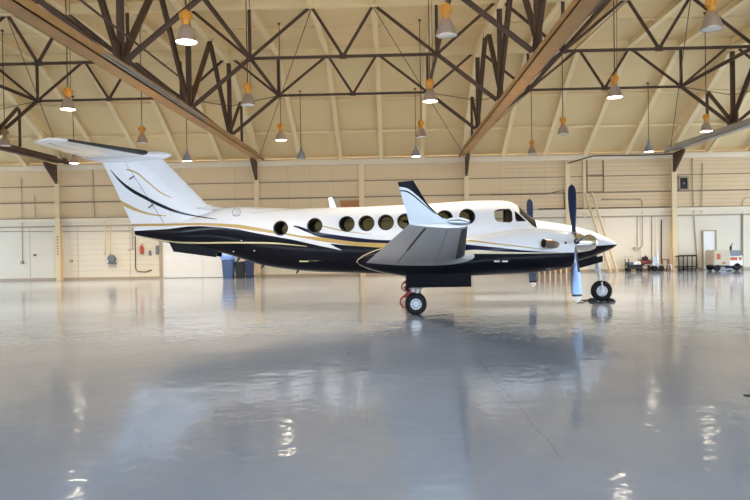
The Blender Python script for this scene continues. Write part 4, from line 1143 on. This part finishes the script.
# wiper / probe on the nose
bm = BM(); tube(bm, [UP(534, 219, .1), UP(542, 221.0, .1)], .012, 6); link('wiper_arm', bm, m_boot, A)

# chocks at the nose wheel
wn = PO + Matrix.Rotation(PYAW, 3, 'Z') @ Vector((nw.x, 0, 0))
for d, lb in ((-1, 'black rubber wheel chock behind the nose wheel'), (1, 'black rubber wheel chock in front of the nose wheel')):
    t = empty('wheel_chock', (wn.x + d*.225, wn.y, 0), PYAW); tag(t, lb, 'wheel chock', 'nose wheel chocks')
    bm = BM(); prism(bm, [(-.10, -.16, 0), (.10, -.16, 0), (.04, -.16, .075), (-.04, -.16, .075)], (0, .32, 0)); link('chock_wedge', bm, m_chock, t)
    bm = BM(); tube(bm, [(0, -.165, .045), (0, -.19, .05), (0, -.19, .03)], .010, 6); link('rope_loop', bm, m_boot, t)
p0_, p1_ = onfloor(577, 301.5), onfloor(594, 300.5)
bm = BM(); tube(bm, [(p0_.x, p0_.y, .03), (p0_.x+.12, p0_.y-.03, .035), (p0_.x+.2, p0_.y+.03, .02), ((p0_.x+p1_.x)/2, p1_.y, .012), (p1_.x, p1_.y, .03)], .018, 6)
tag(link('chock_rope', bm, mat('rope_brown', (.13, .08, .03), .8), smooth=True), 'short brown rope on the floor leading to the nose wheel chock', 'rope')
# a scrap on the floor at the right edge
p = onfloor(748, 396); bm = BM(); box(bm, p.x-.03, p.x+.05, p.y-.03, p.y+.03, 0, .012)
tag(link('floor_scrap', bm, m_blk), 'tiny dark scrap on the floor at the right edge', 'scrap')

# ================================================================== LIGHT
w = bpy.data.worlds.new('daylight'); S.world = w; w.use_nodes = True
bg = w.node_tree.nodes['Background']; bg.inputs[0].default_value = (.70, .84, 1.0, 1); bg.inputs[1].default_value = 7.0
sun = bpy.data.lights.new('sun', 'SUN'); sun.energy = 8.0; sun.angle = .02; sun.color = (1, .94, .84)
so = bpy.data.objects.new('sun', sun); COL.objects.link(so)
so.rotation_euler = Vector((.25, .62, -1)).to_track_quat('-Z', 'Y').to_euler()
def portal(name, loc, rot, sx, sy):
    ld = bpy.data.lights.new(name, 'AREA'); ld.shape = 'RECTANGLE'; ld.size = sx; ld.size_y = sy
    ld.cycles.is_portal = True
    o = bpy.data.objects.new(name, ld); COL.objects.link(o); o.location = loc; o.rotation_euler = rot
portal('door_daylight', ((XL+XR)/2, YF, 5.55), (PI/2, 0, 0), XR-XL, 3.3)
portal('left_door_daylight', (XL, 29.65, 1.6), (PI/2, 0, -PI/2), 4.3, 3.2)
portal('right_door_daylight', (XR, 25.5, 2.4), (PI/2, 0, PI/2), 11, 4.8)

S.view_settings.view_transform = 'Standard'
S.view_settings.look = 'None'
S.view_settings.gamma = 1
S.view_settings.use_curve_mapping = False
S.view_settings.exposure = 0.95
S.cycles.use_denoising = True
S.cycles.max_bounces = 10
S.cycles.diffuse_bounces = 6
S.cycles.transparent_max_bounces = 12
